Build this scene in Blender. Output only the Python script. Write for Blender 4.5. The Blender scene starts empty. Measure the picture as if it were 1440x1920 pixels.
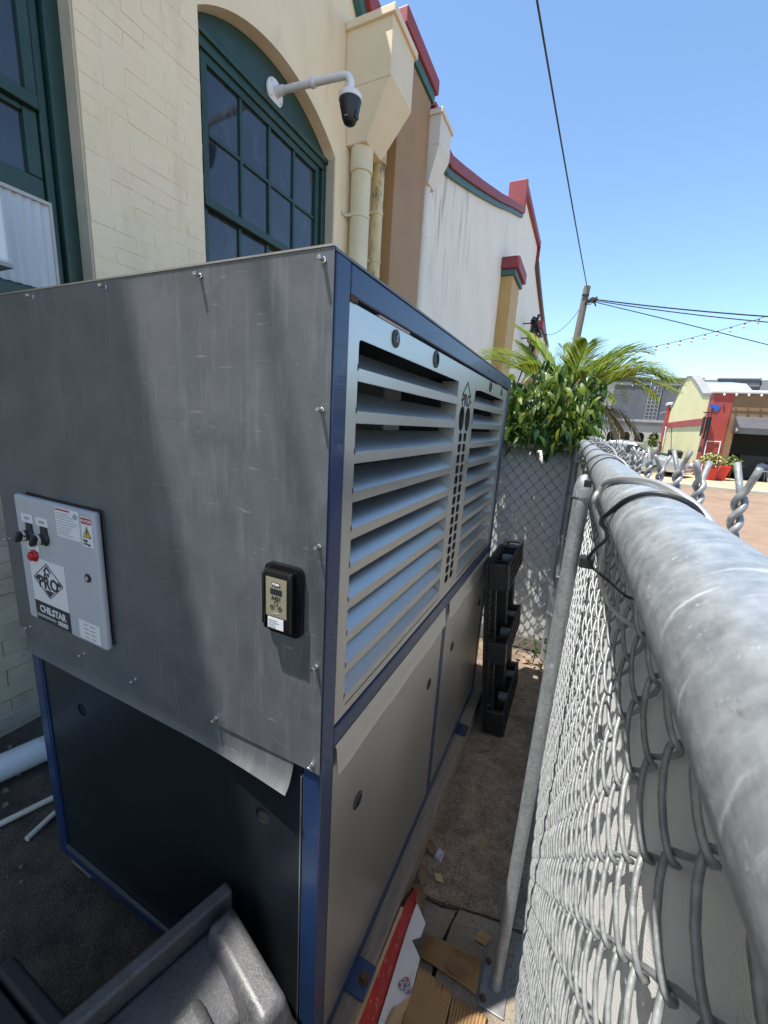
import bpy, bmesh, math, random
from mathutils import Vector, Matrix
random.seed(7)
S = bpy.context.scene
COL = S.collection
R = math.radians

# ------------------------------------------------------------------ camera, sky, sun, exposure
cd = bpy.data.cameras.new('camera'); cam = bpy.data.objects.new('camera', cd); COL.objects.link(cam)
S.camera = cam
def cam_basis(yaw, pitch, roll):
    fwd = Vector((math.sin(yaw)*math.cos(pitch), math.cos(yaw)*math.cos(pitch), math.sin(pitch)))
    right = Vector((math.cos(yaw), -math.sin(yaw), 0)); up = right.cross(fwd)
    r2 = right*math.cos(roll)+up*math.sin(roll); u2 = -right*math.sin(roll)+up*math.cos(roll)
    return r2, u2, fwd
_r, _u, _f = cam_basis(-0.4376, -0.2202, 0.0605)
M = Matrix((( _r.x, _u.x, -_f.x, .3471), (_r.y, _u.y, -_f.y, -.5338), (_r.z, _u.z, -_f.z, 1.58), (0, 0, 0, 1)))
cam.matrix_world = M
cd.sensor_fit = 'HORIZONTAL'; cd.sensor_width = 36; cd.lens = 756.0/1440*36
cd.clip_start = .005; cd.clip_end = 2000
cd.dof.use_dof = True; cd.dof.focus_distance = .9; cd.dof.aperture_fstop = 34

LD = Vector((.24, .24, -1)).normalized()           # direction sunlight travels
w = bpy.data.worlds.new('World'); S.world = w; w.use_nodes = True
nt = w.node_tree; sky = nt.nodes.new('ShaderNodeTexSky'); sky.sky_type = 'NISHITA'; sky.sun_disc = False
sky.sun_elevation = math.asin(-LD.z); sky.sun_rotation = math.atan2(-LD.x, -LD.y) % (2*math.pi)
sky.air_density = 1.0; sky.dust_density = .0; sky.ozone_density = 1.3
tint = nt.nodes.new('ShaderNodeMixRGB'); tint.blend_type = 'MULTIPLY'; tint.inputs[0].default_value = 1; tint.inputs[2].default_value = (.92, 1.0, 1.02, 1)
nt.links.new(sky.outputs[0], tint.inputs[1]); nt.links.new(tint.outputs[0], nt.nodes['Background'].inputs[0]); nt.nodes['Background'].inputs[1].default_value = .14
sl = bpy.data.lights.new('sun', 'SUN'); sl.energy = 4.6; sl.angle = R(.53); sl.color = (1, .95, .88)
so = bpy.data.objects.new('sun', sl); COL.objects.link(so); so.rotation_euler = LD.to_track_quat('-Z', 'Y').to_euler()
so.location = (-3, -3, 14)
S.view_settings.view_transform = 'Standard'; S.view_settings.look = 'None'
S.view_settings.exposure = .95; S.view_settings.gamma = 1
S.render.engine = 'CYCLES'

# ------------------------------------------------------------------ materials
MATS = {}
def mat(name, col, rough=.5, metal=0, col2=None, vs=6, var=.5, bump=0, bs=60, spec=.5, stretch=(1, 1, 1), rvar=0, sss=0, coat=0, detail=6):
    if name in MATS: return MATS[name]
    m = bpy.data.materials.new(name); m.use_nodes = True; MATS[name] = m
    n = m.node_tree.nodes; l = m.node_tree.links; b = n['Principled BSDF']
    b.inputs['Roughness'].default_value = rough; b.inputs['Metallic'].default_value = metal
    b.inputs['Specular IOR Level'].default_value = spec
    if coat: b.inputs['Coat Weight'].default_value = coat
    g = n.new('ShaderNodeNewGeometry'); mp = n.new('ShaderNodeMapping'); mp.inputs['Scale'].default_value = stretch
    l.new(g.outputs['Position'], mp.inputs['Vector'])
    if col2 is not None:
        t = n.new('ShaderNodeTexNoise'); t.inputs['Scale'].default_value = vs; t.inputs['Detail'].default_value = detail; t.inputs['Roughness'].default_value = .62
        l.new(mp.outputs[0], t.inputs['Vector'])
        r = n.new('ShaderNodeValToRGB'); r.color_ramp.elements[0].position = .5-var*.4; r.color_ramp.elements[1].position = .5+var*.4
        r.color_ramp.elements[0].color = (*col, 1); r.color_ramp.elements[1].color = (*col2, 1)
        l.new(t.outputs['Fac'], r.inputs[0]); l.new(r.outputs[0], b.inputs['Base Color'])
        if rvar:
            mr = n.new('ShaderNodeMapRange'); mr.inputs['To Min'].default_value = rough-rvar; mr.inputs['To Max'].default_value = rough+rvar
            mr.inputs['From Min'].default_value = .3; mr.inputs['From Max'].default_value = .7
            l.new(t.outputs['Fac'], mr.inputs['Value']); l.new(mr.outputs[0], b.inputs['Roughness'])
    else: b.inputs['Base Color'].default_value = (*col, 1)
    if bump:
        t2 = n.new('ShaderNodeTexNoise'); t2.inputs['Scale'].default_value = bs; t2.inputs['Detail'].default_value = 5
        l.new(mp.outputs[0], t2.inputs['Vector'])
        bp = n.new('ShaderNodeBump'); bp.inputs['Strength'].default_value = bump; bp.inputs['Distance'].default_value = .01
        l.new(t2.outputs['Fac'], bp.inputs['Height']); l.new(bp.outputs[0], b.inputs['Normal'])
    return m
def nodes(m): return m.node_tree.nodes, m.node_tree.links, m.node_tree.nodes['Principled BSDF']
def color_src(m):
    n, l, b = nodes(m); i = b.inputs['Base Color']
    return i.links[0].from_socket if i.links else None
def overlay(m, col, scale, lo, hi, stretch=(1, 1, 1), amount=1.0, detail=8, rough=None, zmask=None, rough_n=.7):
    """patches of another colour (dirt, scuffs, stains) with a noise outline of their own"""
    n, l, b = nodes(m)
    g = n.new('ShaderNodeNewGeometry'); mp = n.new('ShaderNodeMapping'); mp.inputs['Scale'].default_value = stretch
    l.new(g.outputs['Position'], mp.inputs['Vector'])
    t = n.new('ShaderNodeTexNoise'); t.inputs['Scale'].default_value = scale; t.inputs['Detail'].default_value = detail; t.inputs['Roughness'].default_value = rough_n
    l.new(mp.outputs[0], t.inputs['Vector'])
    mr = n.new('ShaderNodeMapRange'); mr.inputs['From Min'].default_value = lo; mr.inputs['From Max'].default_value = hi; mr.inputs['To Max'].default_value = amount
    l.new(t.outputs['Fac'], mr.inputs['Value'])
    fac = mr.outputs[0]
    if zmask:                                     # (axis, from, to) ramp
        sp = n.new('ShaderNodeSeparateXYZ'); l.new(g.outputs['Position'], sp.inputs[0])
        for ax, a, c in zmask:
            m2 = n.new('ShaderNodeMapRange'); m2.inputs['From Min'].default_value = a; m2.inputs['From Max'].default_value = c
            l.new(sp.outputs[ax], m2.inputs['Value'])
            mu = n.new('ShaderNodeMath'); mu.operation = 'MULTIPLY'; l.new(fac, mu.inputs[0]); l.new(m2.outputs[0], mu.inputs[1]); fac = mu.outputs[0]
    mx = n.new('ShaderNodeMixRGB'); src = color_src(m)
    if src: l.new(src, mx.inputs[1])
    else: mx.inputs[1].default_value = b.inputs['Base Color'].default_value
    mx.inputs[2].default_value = (*col, 1); l.new(fac, mx.inputs[0]); l.new(mx.outputs[0], b.inputs['Base Color'])
    if rough is not None:
        mr2 = n.new('ShaderNodeMix'); mr2.data_type = 'FLOAT'
        i = b.inputs['Roughness']
        if i.links: l.new(i.links[0].from_socket, mr2.inputs[2])
        else: mr2.inputs[2].default_value = i.default_value
        mr2.inputs[3].default_value = rough; l.new(fac, mr2.inputs[0]); l.new(mr2.outputs[0], i)
    return m
def speckle(m, col, scale, thr, stretch=(1, 1, 1)):
    n, l, b = nodes(m)
    g = n.new('ShaderNodeNewGeometry'); v = n.new('ShaderNodeTexVoronoi'); v.inputs['Scale'].default_value = scale
    l.new(g.outputs['Position'], v.inputs['Vector'])
    mr = n.new('ShaderNodeMapRange'); mr.inputs['From Min'].default_value = thr; mr.inputs['From Max'].default_value = thr*.55
    l.new(v.outputs['Distance'], mr.inputs['Value'])
    wn = n.new('ShaderNodeSeparateColor'); l.new(v.outputs['Color'], wn.inputs[0])
    gt = n.new('ShaderNodeMath'); gt.operation = 'GREATER_THAN'; gt.inputs[1].default_value = .55; l.new(wn.outputs[0], gt.inputs[0])
    mu = n.new('ShaderNodeMath'); mu.operation = 'MULTIPLY'; l.new(mr.outputs[0], mu.inputs[0]); l.new(gt.outputs[0], mu.inputs[1])
    mx = n.new('ShaderNodeMixRGB'); src = color_src(m)
    if src: l.new(src, mx.inputs[1])
    else: mx.inputs[1].default_value = b.inputs['Base Color'].default_value
    mx.inputs[2].default_value = (*col, 1); l.new(mu.outputs[0], mx.inputs[0]); l.new(mx.outputs[0], b.inputs['Base Color'])
    return m
def courses(m, rows, width, dist=.004, strength=.5):
    """fine brick relief for walls too far away to build each brick (x/y folded together)"""
    n, l, b = nodes(m)
    g = n.new('ShaderNodeNewGeometry'); sp = n.new('ShaderNodeSeparateXYZ'); l.new(g.outputs['Position'], sp.inputs[0])
    ad = n.new('ShaderNodeMath'); ad.operation = 'ADD'; l.new(sp.outputs[0], ad.inputs[0]); l.new(sp.outputs[1], ad.inputs[1])
    cb = n.new('ShaderNodeCombineXYZ'); l.new(ad.outputs[0], cb.inputs[0]); l.new(sp.outputs[2], cb.inputs[1])
    bt = n.new('ShaderNodeTexBrick'); bt.inputs['Scale'].default_value = 1; bt.inputs['Brick Width'].default_value = width; bt.inputs['Row Height'].default_value = rows
    bt.inputs['Mortar Size'].default_value = .006; bt.inputs['Mortar Smooth'].default_value = .6
    l.new(cb.outputs[0], bt.inputs['Vector'])
    bp = n.new('ShaderNodeBump'); bp.inputs['Strength'].default_value = strength; bp.inputs['Distance'].default_value = dist; bp.invert = True
    l.new(bt.outputs['Fac'], bp.inputs['Height'])
    i = b.inputs['Normal']
    if i.links: l.new(i.links[0].from_socket, bp.inputs['Normal'])
    l.new(bp.outputs[0], i)
    return m

cream = mat('cream_paint', (.79, .635, .42), .62, col2=(.85, .70, .49), vs=2.5, bump=.12, bs=55)
overlay(cream, (.50, .41, .27), 4, .50, .72, amount=.4, stretch=(1, 1.4, .4))
overlay(cream, (.30, .25, .18), 26, .66, .74, amount=.4)
creamlo = mat('weathered_cream_brick', (.52, .45, .34), .7, col2=(.62, .54, .41), vs=5, bump=.25, bs=70)
overlay(creamlo, (.16, .13, .09), 6, .5, .75, amount=.6)
hopm = mat('hopper_cream', (.68, .57, .40), .5, col2=(.74, .63, .45), vs=3, bump=.05, bs=30)
pipem = mat('pipe_cream', (.64, .55, .36), .5, col2=(.70, .61, .41), vs=3)
pipe_old = mat('stained_pipe_cream', (.56, .46, .25), .6, col2=(.66, .55, .33), vs=8)
overlay(pipe_old, (.06, .05, .035), 14, .52, .66, stretch=(1, 1, .35), amount=.85)
brown = mat('tan_brown_paint', (.30, .17, .075), .6, col2=(.36, .21, .095), vs=2, bump=.08, bs=40)
white = mat('white_wall_paint', (.74, .69, .60), .65, col2=(.81, .76, .67), vs=1.4, bump=.1, bs=25)
courses(white, .075, .22, .004, .35)
overlay(white, (.10, .09, .085), 2.2, .50, .66, stretch=(1, 3.2, .35), amount=.85, zmask=((1, 8.0, 6.1), (2, 3.4, 4.6)))
overlay(white, (.45, .42, .38), 1.2, .55, .8, stretch=(1, 2, .4), amount=.35)
red = mat('oxide_red_paint', (.20, .028, .034), .55, col2=(.29, .04, .043), vs=3, bump=.08, bs=30)
teal = mat('teal_paint', (.03, .10, .095), .5, col2=(.045, .13, .12), vs=4)
tan = mat('ochre_paint', (.42, .27, .09), .6, col2=(.50, .33, .12), vs=3)
green = mat('dark_green_gloss', (.012, .04, .032), .38, col2=(.02, .058, .046), vs=9, bump=.05, bs=40)
reveal = mat('shaded_reveal', (.44, .38, .28), .8, col2=(.54, .46, .34), vs=7, bump=.3, bs=60)  # cream darkened to carry the shade of the jambs
glass = mat('dusty_pane', (.014, .02, .03), .05, col2=(.03, .04, .052), vs=4, spec=.9)
overlay(glass, (.20, .22, .24), 9, .54, .80, amount=.30, rough=.4, stretch=(1, 1, .5))
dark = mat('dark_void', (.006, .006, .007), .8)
galv = mat('galvanised_sheet', (.105, .115, .122), .44, .35, col2=(.15, .16, .168), vs=9, rvar=.06, bump=.01, bs=4)
overlay(galv, (.34, .355, .36), 12, .52, .70, stretch=(2.2, 1, .45), amount=.30, rough=.55, zmask=((0, -.62, -.05),))
overlay(galv, (.5, .51, .52), 130, .655, .72, amount=.5, rough=.7, zmask=((0, -.8, -.1),))
overlay(galv, (.30, .31, .315), 30, .56, .68, stretch=(3, 1, .12), amount=.22, rough=.55)
overlay(galv, (.40, .41, .42), 45, .635, .66, stretch=(.35, 1, 2.4), amount=.35, zmask=((0, -.7, -.15),))
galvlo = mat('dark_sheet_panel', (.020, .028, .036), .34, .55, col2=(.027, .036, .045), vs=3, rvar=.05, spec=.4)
silver = mat('silver_panel', (.52, .515, .49), .34, .92, col2=(.57, .56, .53), vs=2.2, rvar=.05, stretch=(1, 1, .25))
overlay(silver, (.33, .31, .28), 8, .62, .82, amount=.4, rough=.6)
blue = mat('blue_frame_paint', (.010, .028, .085), .36, col2=(.014, .036, .105), vs=9, coat=.2)
overlay(blue, (.05, .035, .025), 30, .66, .74, amount=.7, rough=.8)
blackp = mat('black_plastic', (.012, .013, .015), .42, col2=(.02, .021, .023), vs=20, bump=.05, bs=150)
scuff = mat('scuffed_black_plastic', (.05, .05, .053), .40, col2=(.085, .085, .088), vs=24, bump=.10, bs=300)
overlay(scuff, (.17, .17, .175), 240, .48, .66, stretch=(1.6, .8, 1), amount=.5, rough=.6)
overlay(scuff, (.20, .20, .205), 40, .56, .72, amount=.35, rough=.6)
overlay(scuff, (.012, .012, .014), 30, .64, .66, stretch=(.4, 3, 1), amount=.7)
palm_black = mat('pallet_black', (.010, .011, .012), .45, col2=(.022, .022, .023), vs=12)
pipeg = mat('galvanised_pipe', (.25, .275, .29), .44, .5, col2=(.42, .45, .465), vs=140, stretch=(1, .8, 1), rvar=.08, bump=.07, bs=190, var=.5, detail=9)
overlay(pipeg, (.56, .59, .61), 26, .52, .66, stretch=(.5, 2.2, .5), amount=.42, rough=.6)
overlay(pipeg, (.70, .715, .72), 60, .60, .66, stretch=(.35, 3.2, .35), amount=.6, rough=.7)
overlay(pipeg, (.12, .09, .07), 90, .68, .73, amount=.6)
overlay(pipeg, (.66, .67, .68), 240, .62, .68, amount=.7, rough=.7)
overlay(pipeg, (.10, .10, .11), 150, .64, .70, stretch=(1, .3, 1), amount=.5)
overlay(pipeg, (.15, .16, .165), 22, .52, .70, amount=.45, stretch=(1, 1.6, 1))
wirem = mat('galvanised_wire', (.17, .185, .19), .46, .35, col2=(.36, .375, .38), vs=90, bump=.1, bs=260)
alum = mat('aluminium_tie', (.58, .57, .55), .42, .8, col2=(.66, .65, .63), vs=50)
screen = mat('white_woven_vinyl', (.80, .795, .79), .6, col2=(.86, .855, .85), vs=2)
def weave(m, sc):
    n, l, b = nodes(m)
    g = n.new('ShaderNodeNewGeometry'); outs = []
    for rz in (.35, -.35):
        mp = n.new('ShaderNodeMapping'); mp.inputs['Rotation'].default_value = (rz, 0, 0); l.new(g.outputs['Position'], mp.inputs['Vector'])
        wv = n.new('ShaderNodeTexWave'); wv.bands_direction = 'Y' if rz > 0 else 'Z'; wv.inputs['Scale'].default_value = sc; wv.inputs['Distortion'].default_value = .3
        l.new(mp.outputs[0], wv.inputs['Vector']); outs.append(wv.outputs['Fac'])
    mu = n.new('ShaderNodeMath'); mu.operation = 'MAXIMUM'; l.new(outs[0], mu.inputs[0]); l.new(outs[1], mu.inputs[1])
    bp = n.new('ShaderNodeBump'); bp.inputs['Strength'].default_value = .8; bp.inputs['Distance'].default_value = .0012
    l.new(mu.outputs[0], bp.inputs['Height']); l.new(bp.outputs[0], b.inputs['Normal'])
weave(screen, 150)
concrete = mat('alley_concrete', (.15, .108, .075), .85, col2=(.33, .25, .18), vs=16, bump=.8, bs=150, detail=12, var=.4)
speckle(concrete, (.045, .03, .022), 210, .5); speckle(concrete, (.48, .42, .35), 150, .3)
overlay(concrete, (.07, .055, .045), 3.5, .48, .68, amount=.7)
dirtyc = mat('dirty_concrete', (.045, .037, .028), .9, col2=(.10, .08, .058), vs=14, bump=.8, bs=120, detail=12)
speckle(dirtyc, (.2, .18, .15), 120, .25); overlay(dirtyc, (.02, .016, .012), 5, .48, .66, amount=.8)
slabm = mat('old_grey_slab', (.15, .125, .095), .85, col2=(.29, .25, .19), vs=14, bump=.6, bs=110, detail=10)
speckle(slabm, (.06, .05, .04), 220, .4); overlay(slabm, (.10, .085, .05), 7, .5, .7, amount=.6)
soil = mat('dark_soil', (.025, .02, .015), .95, col2=(.055, .042, .03), vs=16, bump=.8, bs=60)
timber = mat('grey_timber', (.16, .13, .10), .8, col2=(.26, .22, .175), vs=18, stretch=(6, .5, 6), bump=.3, bs=60)
card = mat('corrugated_cardboard', (.30, .175, .075), .8, col2=(.36, .22, .10), vs=8)
cardlight = mat('pale_cardboard', (.42, .29, .15), .8, col2=(.48, .34, .19), vs=9)
cartonw = mat('carton_white', (.62, .60, .58), .6, col2=(.72, .70, .68), vs=7); overlay(cartonw, (.28, .23, .18), 16, .58, .74, amount=.7)
cartonr = mat('carton_red', (.30, .012, .016), .6, col2=(.42, .025, .025), vs=14); overlay(cartonr, (.50, .40, .33), 60, .58, .68, amount=.8); overlay(cartonr, (.12, .03, .025), 18, .52, .70, amount=.6)
deadleaf = mat('dead_leaf', (.13, .075, .035), .7, col2=(.20, .12, .055), vs=30)
leafm = mat('glossy_leaf', (.05, .12, .02), .46, col2=(.15, .23, .035), vs=9)
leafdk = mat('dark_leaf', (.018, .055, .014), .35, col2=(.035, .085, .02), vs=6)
palmm = mat('palm_leaf', (.13, .22, .03), .42, col2=(.27, .34, .05), vs=3)
palmdry = mat('dry_palm', (.24, .19, .10), .8, col2=(.32, .26, .15), vs=6)
barkm = mat('bark', (.12, .09, .065), .85, col2=(.2, .16, .12), vs=20, bump=.5, bs=60)
def vary(m, dark, light):
    n, l, b = nodes(m); g = n.new('ShaderNodeNewGeometry'); oi = n.new('ShaderNodeObjectInfo')
    ad = n.new('ShaderNodeMath'); ad.operation = 'ADD'; l.new(g.outputs['Random Per Island'], ad.inputs[0]); l.new(oi.outputs['Random'], ad.inputs[1])
    fr = n.new('ShaderNodeMath'); fr.operation = 'FRACT'; l.new(ad.outputs[0], fr.inputs[0])
    r = n.new('ShaderNodeValToRGB'); e = r.color_ramp.elements; e[0].color = (*dark, 1); e[1].color = (*light, 1); e[1].position = .95; m_ = e.new(.6); m_.color = (1, 1, 1, 1)
    l.new(fr.outputs[0], r.inputs[0]); mx = n.new('ShaderNodeMixRGB'); mx.blend_type = 'MULTIPLY'; mx.inputs[0].default_value = 1
    l.new(color_src(m), mx.inputs[1]); l.new(r.outputs[0], mx.inputs[2]); l.new(mx.outputs[0], b.inputs['Base Color'])
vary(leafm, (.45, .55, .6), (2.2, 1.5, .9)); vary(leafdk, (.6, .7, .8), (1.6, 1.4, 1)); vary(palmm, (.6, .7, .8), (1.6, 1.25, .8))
for m_, k_ in ((leafm, .45), (leafdk, .25), (palmm, .4)):
    n, l, b = nodes(m_); tr = n.new('ShaderNodeBsdfTranslucent'); mixs = n.new('ShaderNodeMixShader'); mixs.inputs[0].default_value = k_
    l.new(color_src(m_), tr.inputs[0]); o = n['Material Output']; l.new(b.outputs[0], mixs.inputs[1]); l.new(tr.outputs[0], mixs.inputs[2]); l.new(mixs.outputs[0], o.inputs[0])
polem = mat('weathered_pole', (.14, .125, .10), .8, col2=(.21, .19, .16), vs=6, stretch=(4, 4, .4))
cable = mat('black_cable', (.015, .015, .017), .5)
whitep = mat('white_plastic', (.72, .72, .71), .35, col2=(.78, .78, .77), vs=6)
ivory = mat('ivory_conduit', (.58, .52, .42), .5, col2=(.66, .60, .5), vs=14)
pvc = mat('white_pvc', (.60, .61, .62), .35, col2=(.70, .70, .70), vs=6); overlay(pvc, (.25, .22, .19), 16, .58, .72, amount=.6)
boxg = mat('enclosure_grey', (.40, .42, .44), .45, col2=(.44, .46, .48), vs=4)
label_w = mat('label_white', (.68, .69, .70), .4)
label_k = mat('label_black', (.02, .021, .025), .4)
label_r = mat('label_red', (.45, .02, .02), .4)
label_y = mat('label_yellow', (.62, .48, .02), .4)
label_g = mat('label_grey', (.30, .31, .32), .5)
chrome = mat('bright_zinc', (.72, .72, .72), .22, 1)
redlens = mat('red_lens', (.42, .008, .012), .2)
champ = mat('champagne_plate', (.52, .47, .33), .32, .6)
rubber = mat('rubber_gasket', (.01, .01, .011), .6)
asphalt = mat('brown_brick_road', (.22, .145, .095), .85, col2=(.30, .205, .14), vs=3, bump=.3, bs=20)
sidewalk_m = mat('sidewalk_concrete', (.46, .35, .20), .8, col2=(.55, .43, .26), vs=1.5, bump=.2, bs=20)
groundm = mat('far_ground', (.20, .17, .13), .9, col2=(.26, .22, .17), vs=.4)
greyfac = mat('grey_stucco', (.085, .09, .10), .8, col2=(.125, .13, .14), vs=1.2, stretch=(1, 1, .5))
greylt = mat('pale_grey_stucco', (.22, .215, .21), .8, col2=(.29, .285, .275), vs=1.5)
arcadem = mat('arcade_cream', (.36, .34, .29), .75, col2=(.44, .42, .36), vs=1)
yellow = mat('pale_yellow_wall', (.64, .58, .30), .7, col2=(.72, .66, .37), vs=.8); courses(yellow, .09, .25, .006, .4)
redbr = mat('brick_red_paint', (.30, .04, .03), .6, col2=(.37, .055, .04), vs=2)
shopbr = mat('shop_brown', (.20, .115, .05), .6, col2=(.25, .15, .07), vs=1)
awningm = mat('charcoal_awning', (.06, .06, .066), .7, col2=(.085, .085, .09), vs=2)
shopdk = mat('dark_interior', (.012, .012, .013), .5)
redpot = mat('red_pot_glaze', (.55, .02, .015), .3)
silvercar = mat('silver_car_paint', (.50, .52, .54), .25, .5, coat=.6)
redcar = mat('dark_green_car_paint', (.02, .05, .05), .25, .2, coat=.6)
tyre = mat('tyre_rubber', (.012, .012, .012), .8)
carglass = mat('car_glass', (.02, .03, .035), .05)
bulbm = mat('frosted_bulb', (.75, .75, .72), .2)
lime = mat('lime_green', (.28, .5, .03), .5)
bluepl = mat('blue_banner', (.01, .10, .42), .5)
foliage_far = mat('far_shrub_leaf', (.05, .11, .02), .5, col2=(.20, .24, .06), vs=4)

# ------------------------------------------------------------------ mesh helpers
class MB:
    def __init__(s): s.v = []; s.f = []
    def add(s, vs, fs):
        o = len(s.v); s.v += [tuple(p) for p in vs]; s.f += [tuple(i+o for i in q) for q in fs]; return s
    def box(s, x0, x1, y0, y1, z0, z1):
        return s.add([(x, y, z) for z in (z0, z1) for y in (y0, y1) for x in (x0, x1)],
                     [(0, 2, 3, 1), (4, 5, 7, 6), (0, 1, 5, 4), (2, 6, 7, 3), (0, 4, 6, 2), (1, 3, 7, 5)])
    def hexa(s, b, t):                       # 4 bottom + 4 top corners, both counter-clockwise from above
        return s.add(list(b)+list(t), [(3, 2, 1, 0), (4, 5, 6, 7)]+[(i, (i+1) % 4, 4+(i+1) % 4, 4+i) for i in range(4)])
    def prism(s, poly, a, b, axis):          # poly in the other two axes, extruded along axis from a to b
        n = len(poly)
        def P(p, c): return {'x': (c, p[0], p[1]), 'y': (p[0], c, p[1]), 'z': (p[0], p[1], c)}[axis]
        vs = [P(p, a) for p in poly]+[P(p, b) for p in poly]
        return s.add(vs, [tuple(range(n))[::-1], tuple(range(n, 2*n))]+[(i, (i+1) % n, n+(i+1) % n, n+i) for i in range(n)])
    def tube(s, pts, r, n=8, closed=False, cap=True):
        pts = [Vector(p) for p in pts]; m = len(pts); rs = r if isinstance(r, (list, tuple)) else [r]*m
        up = None; base = len(s.v); rings = []
        for i, p in enumerate(pts):
            a = pts[(i-1) % m] if (closed or i > 0) else p; c = pts[(i+1) % m] if (closed or i < m-1) else p
            t = (c-a)
            t = t.normalized() if t.length > 1e-9 else Vector((0, 0, 1))
            if up is None:
                up = Vector((0, 0, 1)) if abs(t.z) < .9 else Vector((1, 0, 0))
            up = (up-t*up.dot(t)); up = up.normalized() if up.length > 1e-6 else t.orthogonal().normalized()
            bn = t.cross(up)
            rings.append([p+(up*math.cos(2*math.pi*k/n)+bn*math.sin(2*math.pi*k/n))*rs[i] for k in range(n)])
        vs = [q for g in rings for q in g]; fs = []
        for i in range(m if closed else m-1):
            j = (i+1) % m
            for k in range(n): fs.append((i*n+k, j*n+k, j*n+(k+1) % n, i*n+(k+1) % n))
        if cap and not closed: fs += [tuple(range(n)), tuple(range((m-1)*n, m*n))[::-1]]
        return s.add(vs, fs)
    def lathe(s, prof, c, axis='z', n=20):   # prof: (radius, height) pairs
        vs = []; fs = []
        for r, h in prof:
            for k in range(n):
                a = 2*math.pi*k/n; u, v = r*math.cos(a), r*math.sin(a)
                vs.append({'z': (c[0]+u, c[1]+v, c[2]+h), 'y': (c[0]+u, c[1]+h, c[2]-v), 'x': (c[0]+h, c[1]+u, c[2]+v)}[axis])
        m = len(prof)
        for i in range(m-1):
            for k in range(n): fs.append((i*n+k, i*n+(k+1) % n, (i+1)*n+(k+1) % n, (i+1)*n+k))
        fs += [tuple(range(n))[::-1], tuple(range((m-1)*n, m*n))]
        return s.add(vs, fs)
    def xf(s, M, start=0):
        s.v[start:] = [tuple(M @ Vector(p)) for p in s.v[start:]]; return s
    def mesh(s, name, mt, smooth=False):
        me = bpy.data.meshes.new(name); me.from_pydata(s.v, [], s.f); me.materials.append(mt)
        bm = bmesh.new(); bm.from_mesh(me); bmesh.ops.recalc_face_normals(bm, faces=bm.faces); bm.to_mesh(me); bm.free()
        if smooth: me.shade_smooth()
        return me
def place(me, name, parent=None, recentre=True):
    if recentre and len(me.vertices):
        xs = [v.co.x for v in me.vertices]; ys = [v.co.y for v in me.vertices]; zs = [v.co.z for v in me.vertices]
        c = Vector(((min(xs)+max(xs))/2, (min(ys)+max(ys))/2, min(zs))); me.transform(Matrix.Translation(-c))
    else: c = Vector((0, 0, 0))
    o = bpy.data.objects.new(name, me); COL.objects.link(o); o.location = c
    if parent is not None: attach(o, parent)
    return o
def wmat(o):
    m = o.matrix_basis.copy()
    return wmat(o.parent) @ o.matrix_parent_inverse @ m if o.parent else m
def attach(o, p): o.parent = p; o.matrix_parent_inverse = wmat(p).inverted()
def obj(name, mb, mt, parent=None, smooth=False, bevel=0, seg=2, auto=False):
    me = mb.mesh(name, mt, smooth) if isinstance(mb, MB) else mb
    o = place(me, name, parent)
    if bevel:
        bv = o.modifiers.new('bevel', 'BEVEL'); bv.width = bevel; bv.segments = seg; bv.limit_method = 'ANGLE'; bv.angle_limit = R(40)
        if smooth: bv.harden_normals = False
    return o
def smooth_by_angle(me, deg=35):
    me.shade_smooth()
    try: me.set_sharp_from_angle(angle=R(deg))
    except Exception: pass
    return me
def tag(o, label, cat, group=None, kind=None):
    o['label'] = label; o['category'] = cat
    if group: o['group'] = group
    if kind: o['kind'] = kind
    return o
def thing(name, label, cat, loc=(0, 0, 0), group=None, rz=0):
    o = bpy.data.objects.new(name, None); COL.objects.link(o); o.location = loc; o.rotation_euler = (0, 0, rz); o.empty_display_size = .05
    return tag(o, label, cat, group)
def struct(o): o['kind'] = 'structure'; return o
def dup(o, loc=None, parent=None, name=None):
    c = o.copy(); COL.objects.link(c)
    if parent is not None: c.parent = parent
    if loc is not None: c.location = loc
    return c
def dup_tree(root, loc, rz=None, label=None):
    r = root.copy(); COL.objects.link(r); r.location = loc
    if rz is not None: r.rotation_euler = (0, 0, rz)
    if label: r['label'] = label
    for ch in [c for c in bpy.data.objects if c.parent == root]:
        c = ch.copy(); COL.objects.link(c); c.parent = r
        for g in [d for d in bpy.data.objects if d.parent == ch]:
            d = g.copy(); COL.objects.link(d); d.parent = c
    return r
def to_mesh(curve_obj, mt, name):
    COL.objects.link(curve_obj); dg = bpy.context.evaluated_depsgraph_get()
    me = bpy.data.meshes.new_from_object(curve_obj.evaluated_get(dg)); me.name = name
    cu = curve_obj.data; bpy.data.objects.remove(curve_obj); bpy.data.curves.remove(cu)
    me.materials.clear(); me.materials.append(mt)
    return me
AX = {'YZ': lambda p, o: (o[0]+p.z, o[1]+p.x, o[2]+p.y), 'XZ': lambda p, o: (o[0]+p.x, o[1]-p.z, o[2]+p.y), 'XY': lambda p, o: (o[0]+p.x, o[1]+p.y, o[2]+p.z)}
def plate(name, outline, holes, plane, at, thick, mt, bevel=0):
    """flat plate with real holes: outline and holes are 2D polygons, lifted to the plane"""
    cu = bpy.data.curves.new(name, 'CURVE'); cu.dimensions = '2D'; cu.fill_mode = 'BOTH'; cu.extrude = thick/2
    for poly in [outline]+list(holes):
        sp = cu.splines.new('POLY'); sp.points.add(len(poly)-1); sp.use_cyclic_u = True
        for q, p in zip(sp.points, poly): q.co = (p[0], p[1], 0, 1)
    me = to_mesh(bpy.data.objects.new(name, cu), mt, name)
    for v in me.vertices: v.co = AX[plane](v.co, at)
    return me
_font_cache = {}
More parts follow.
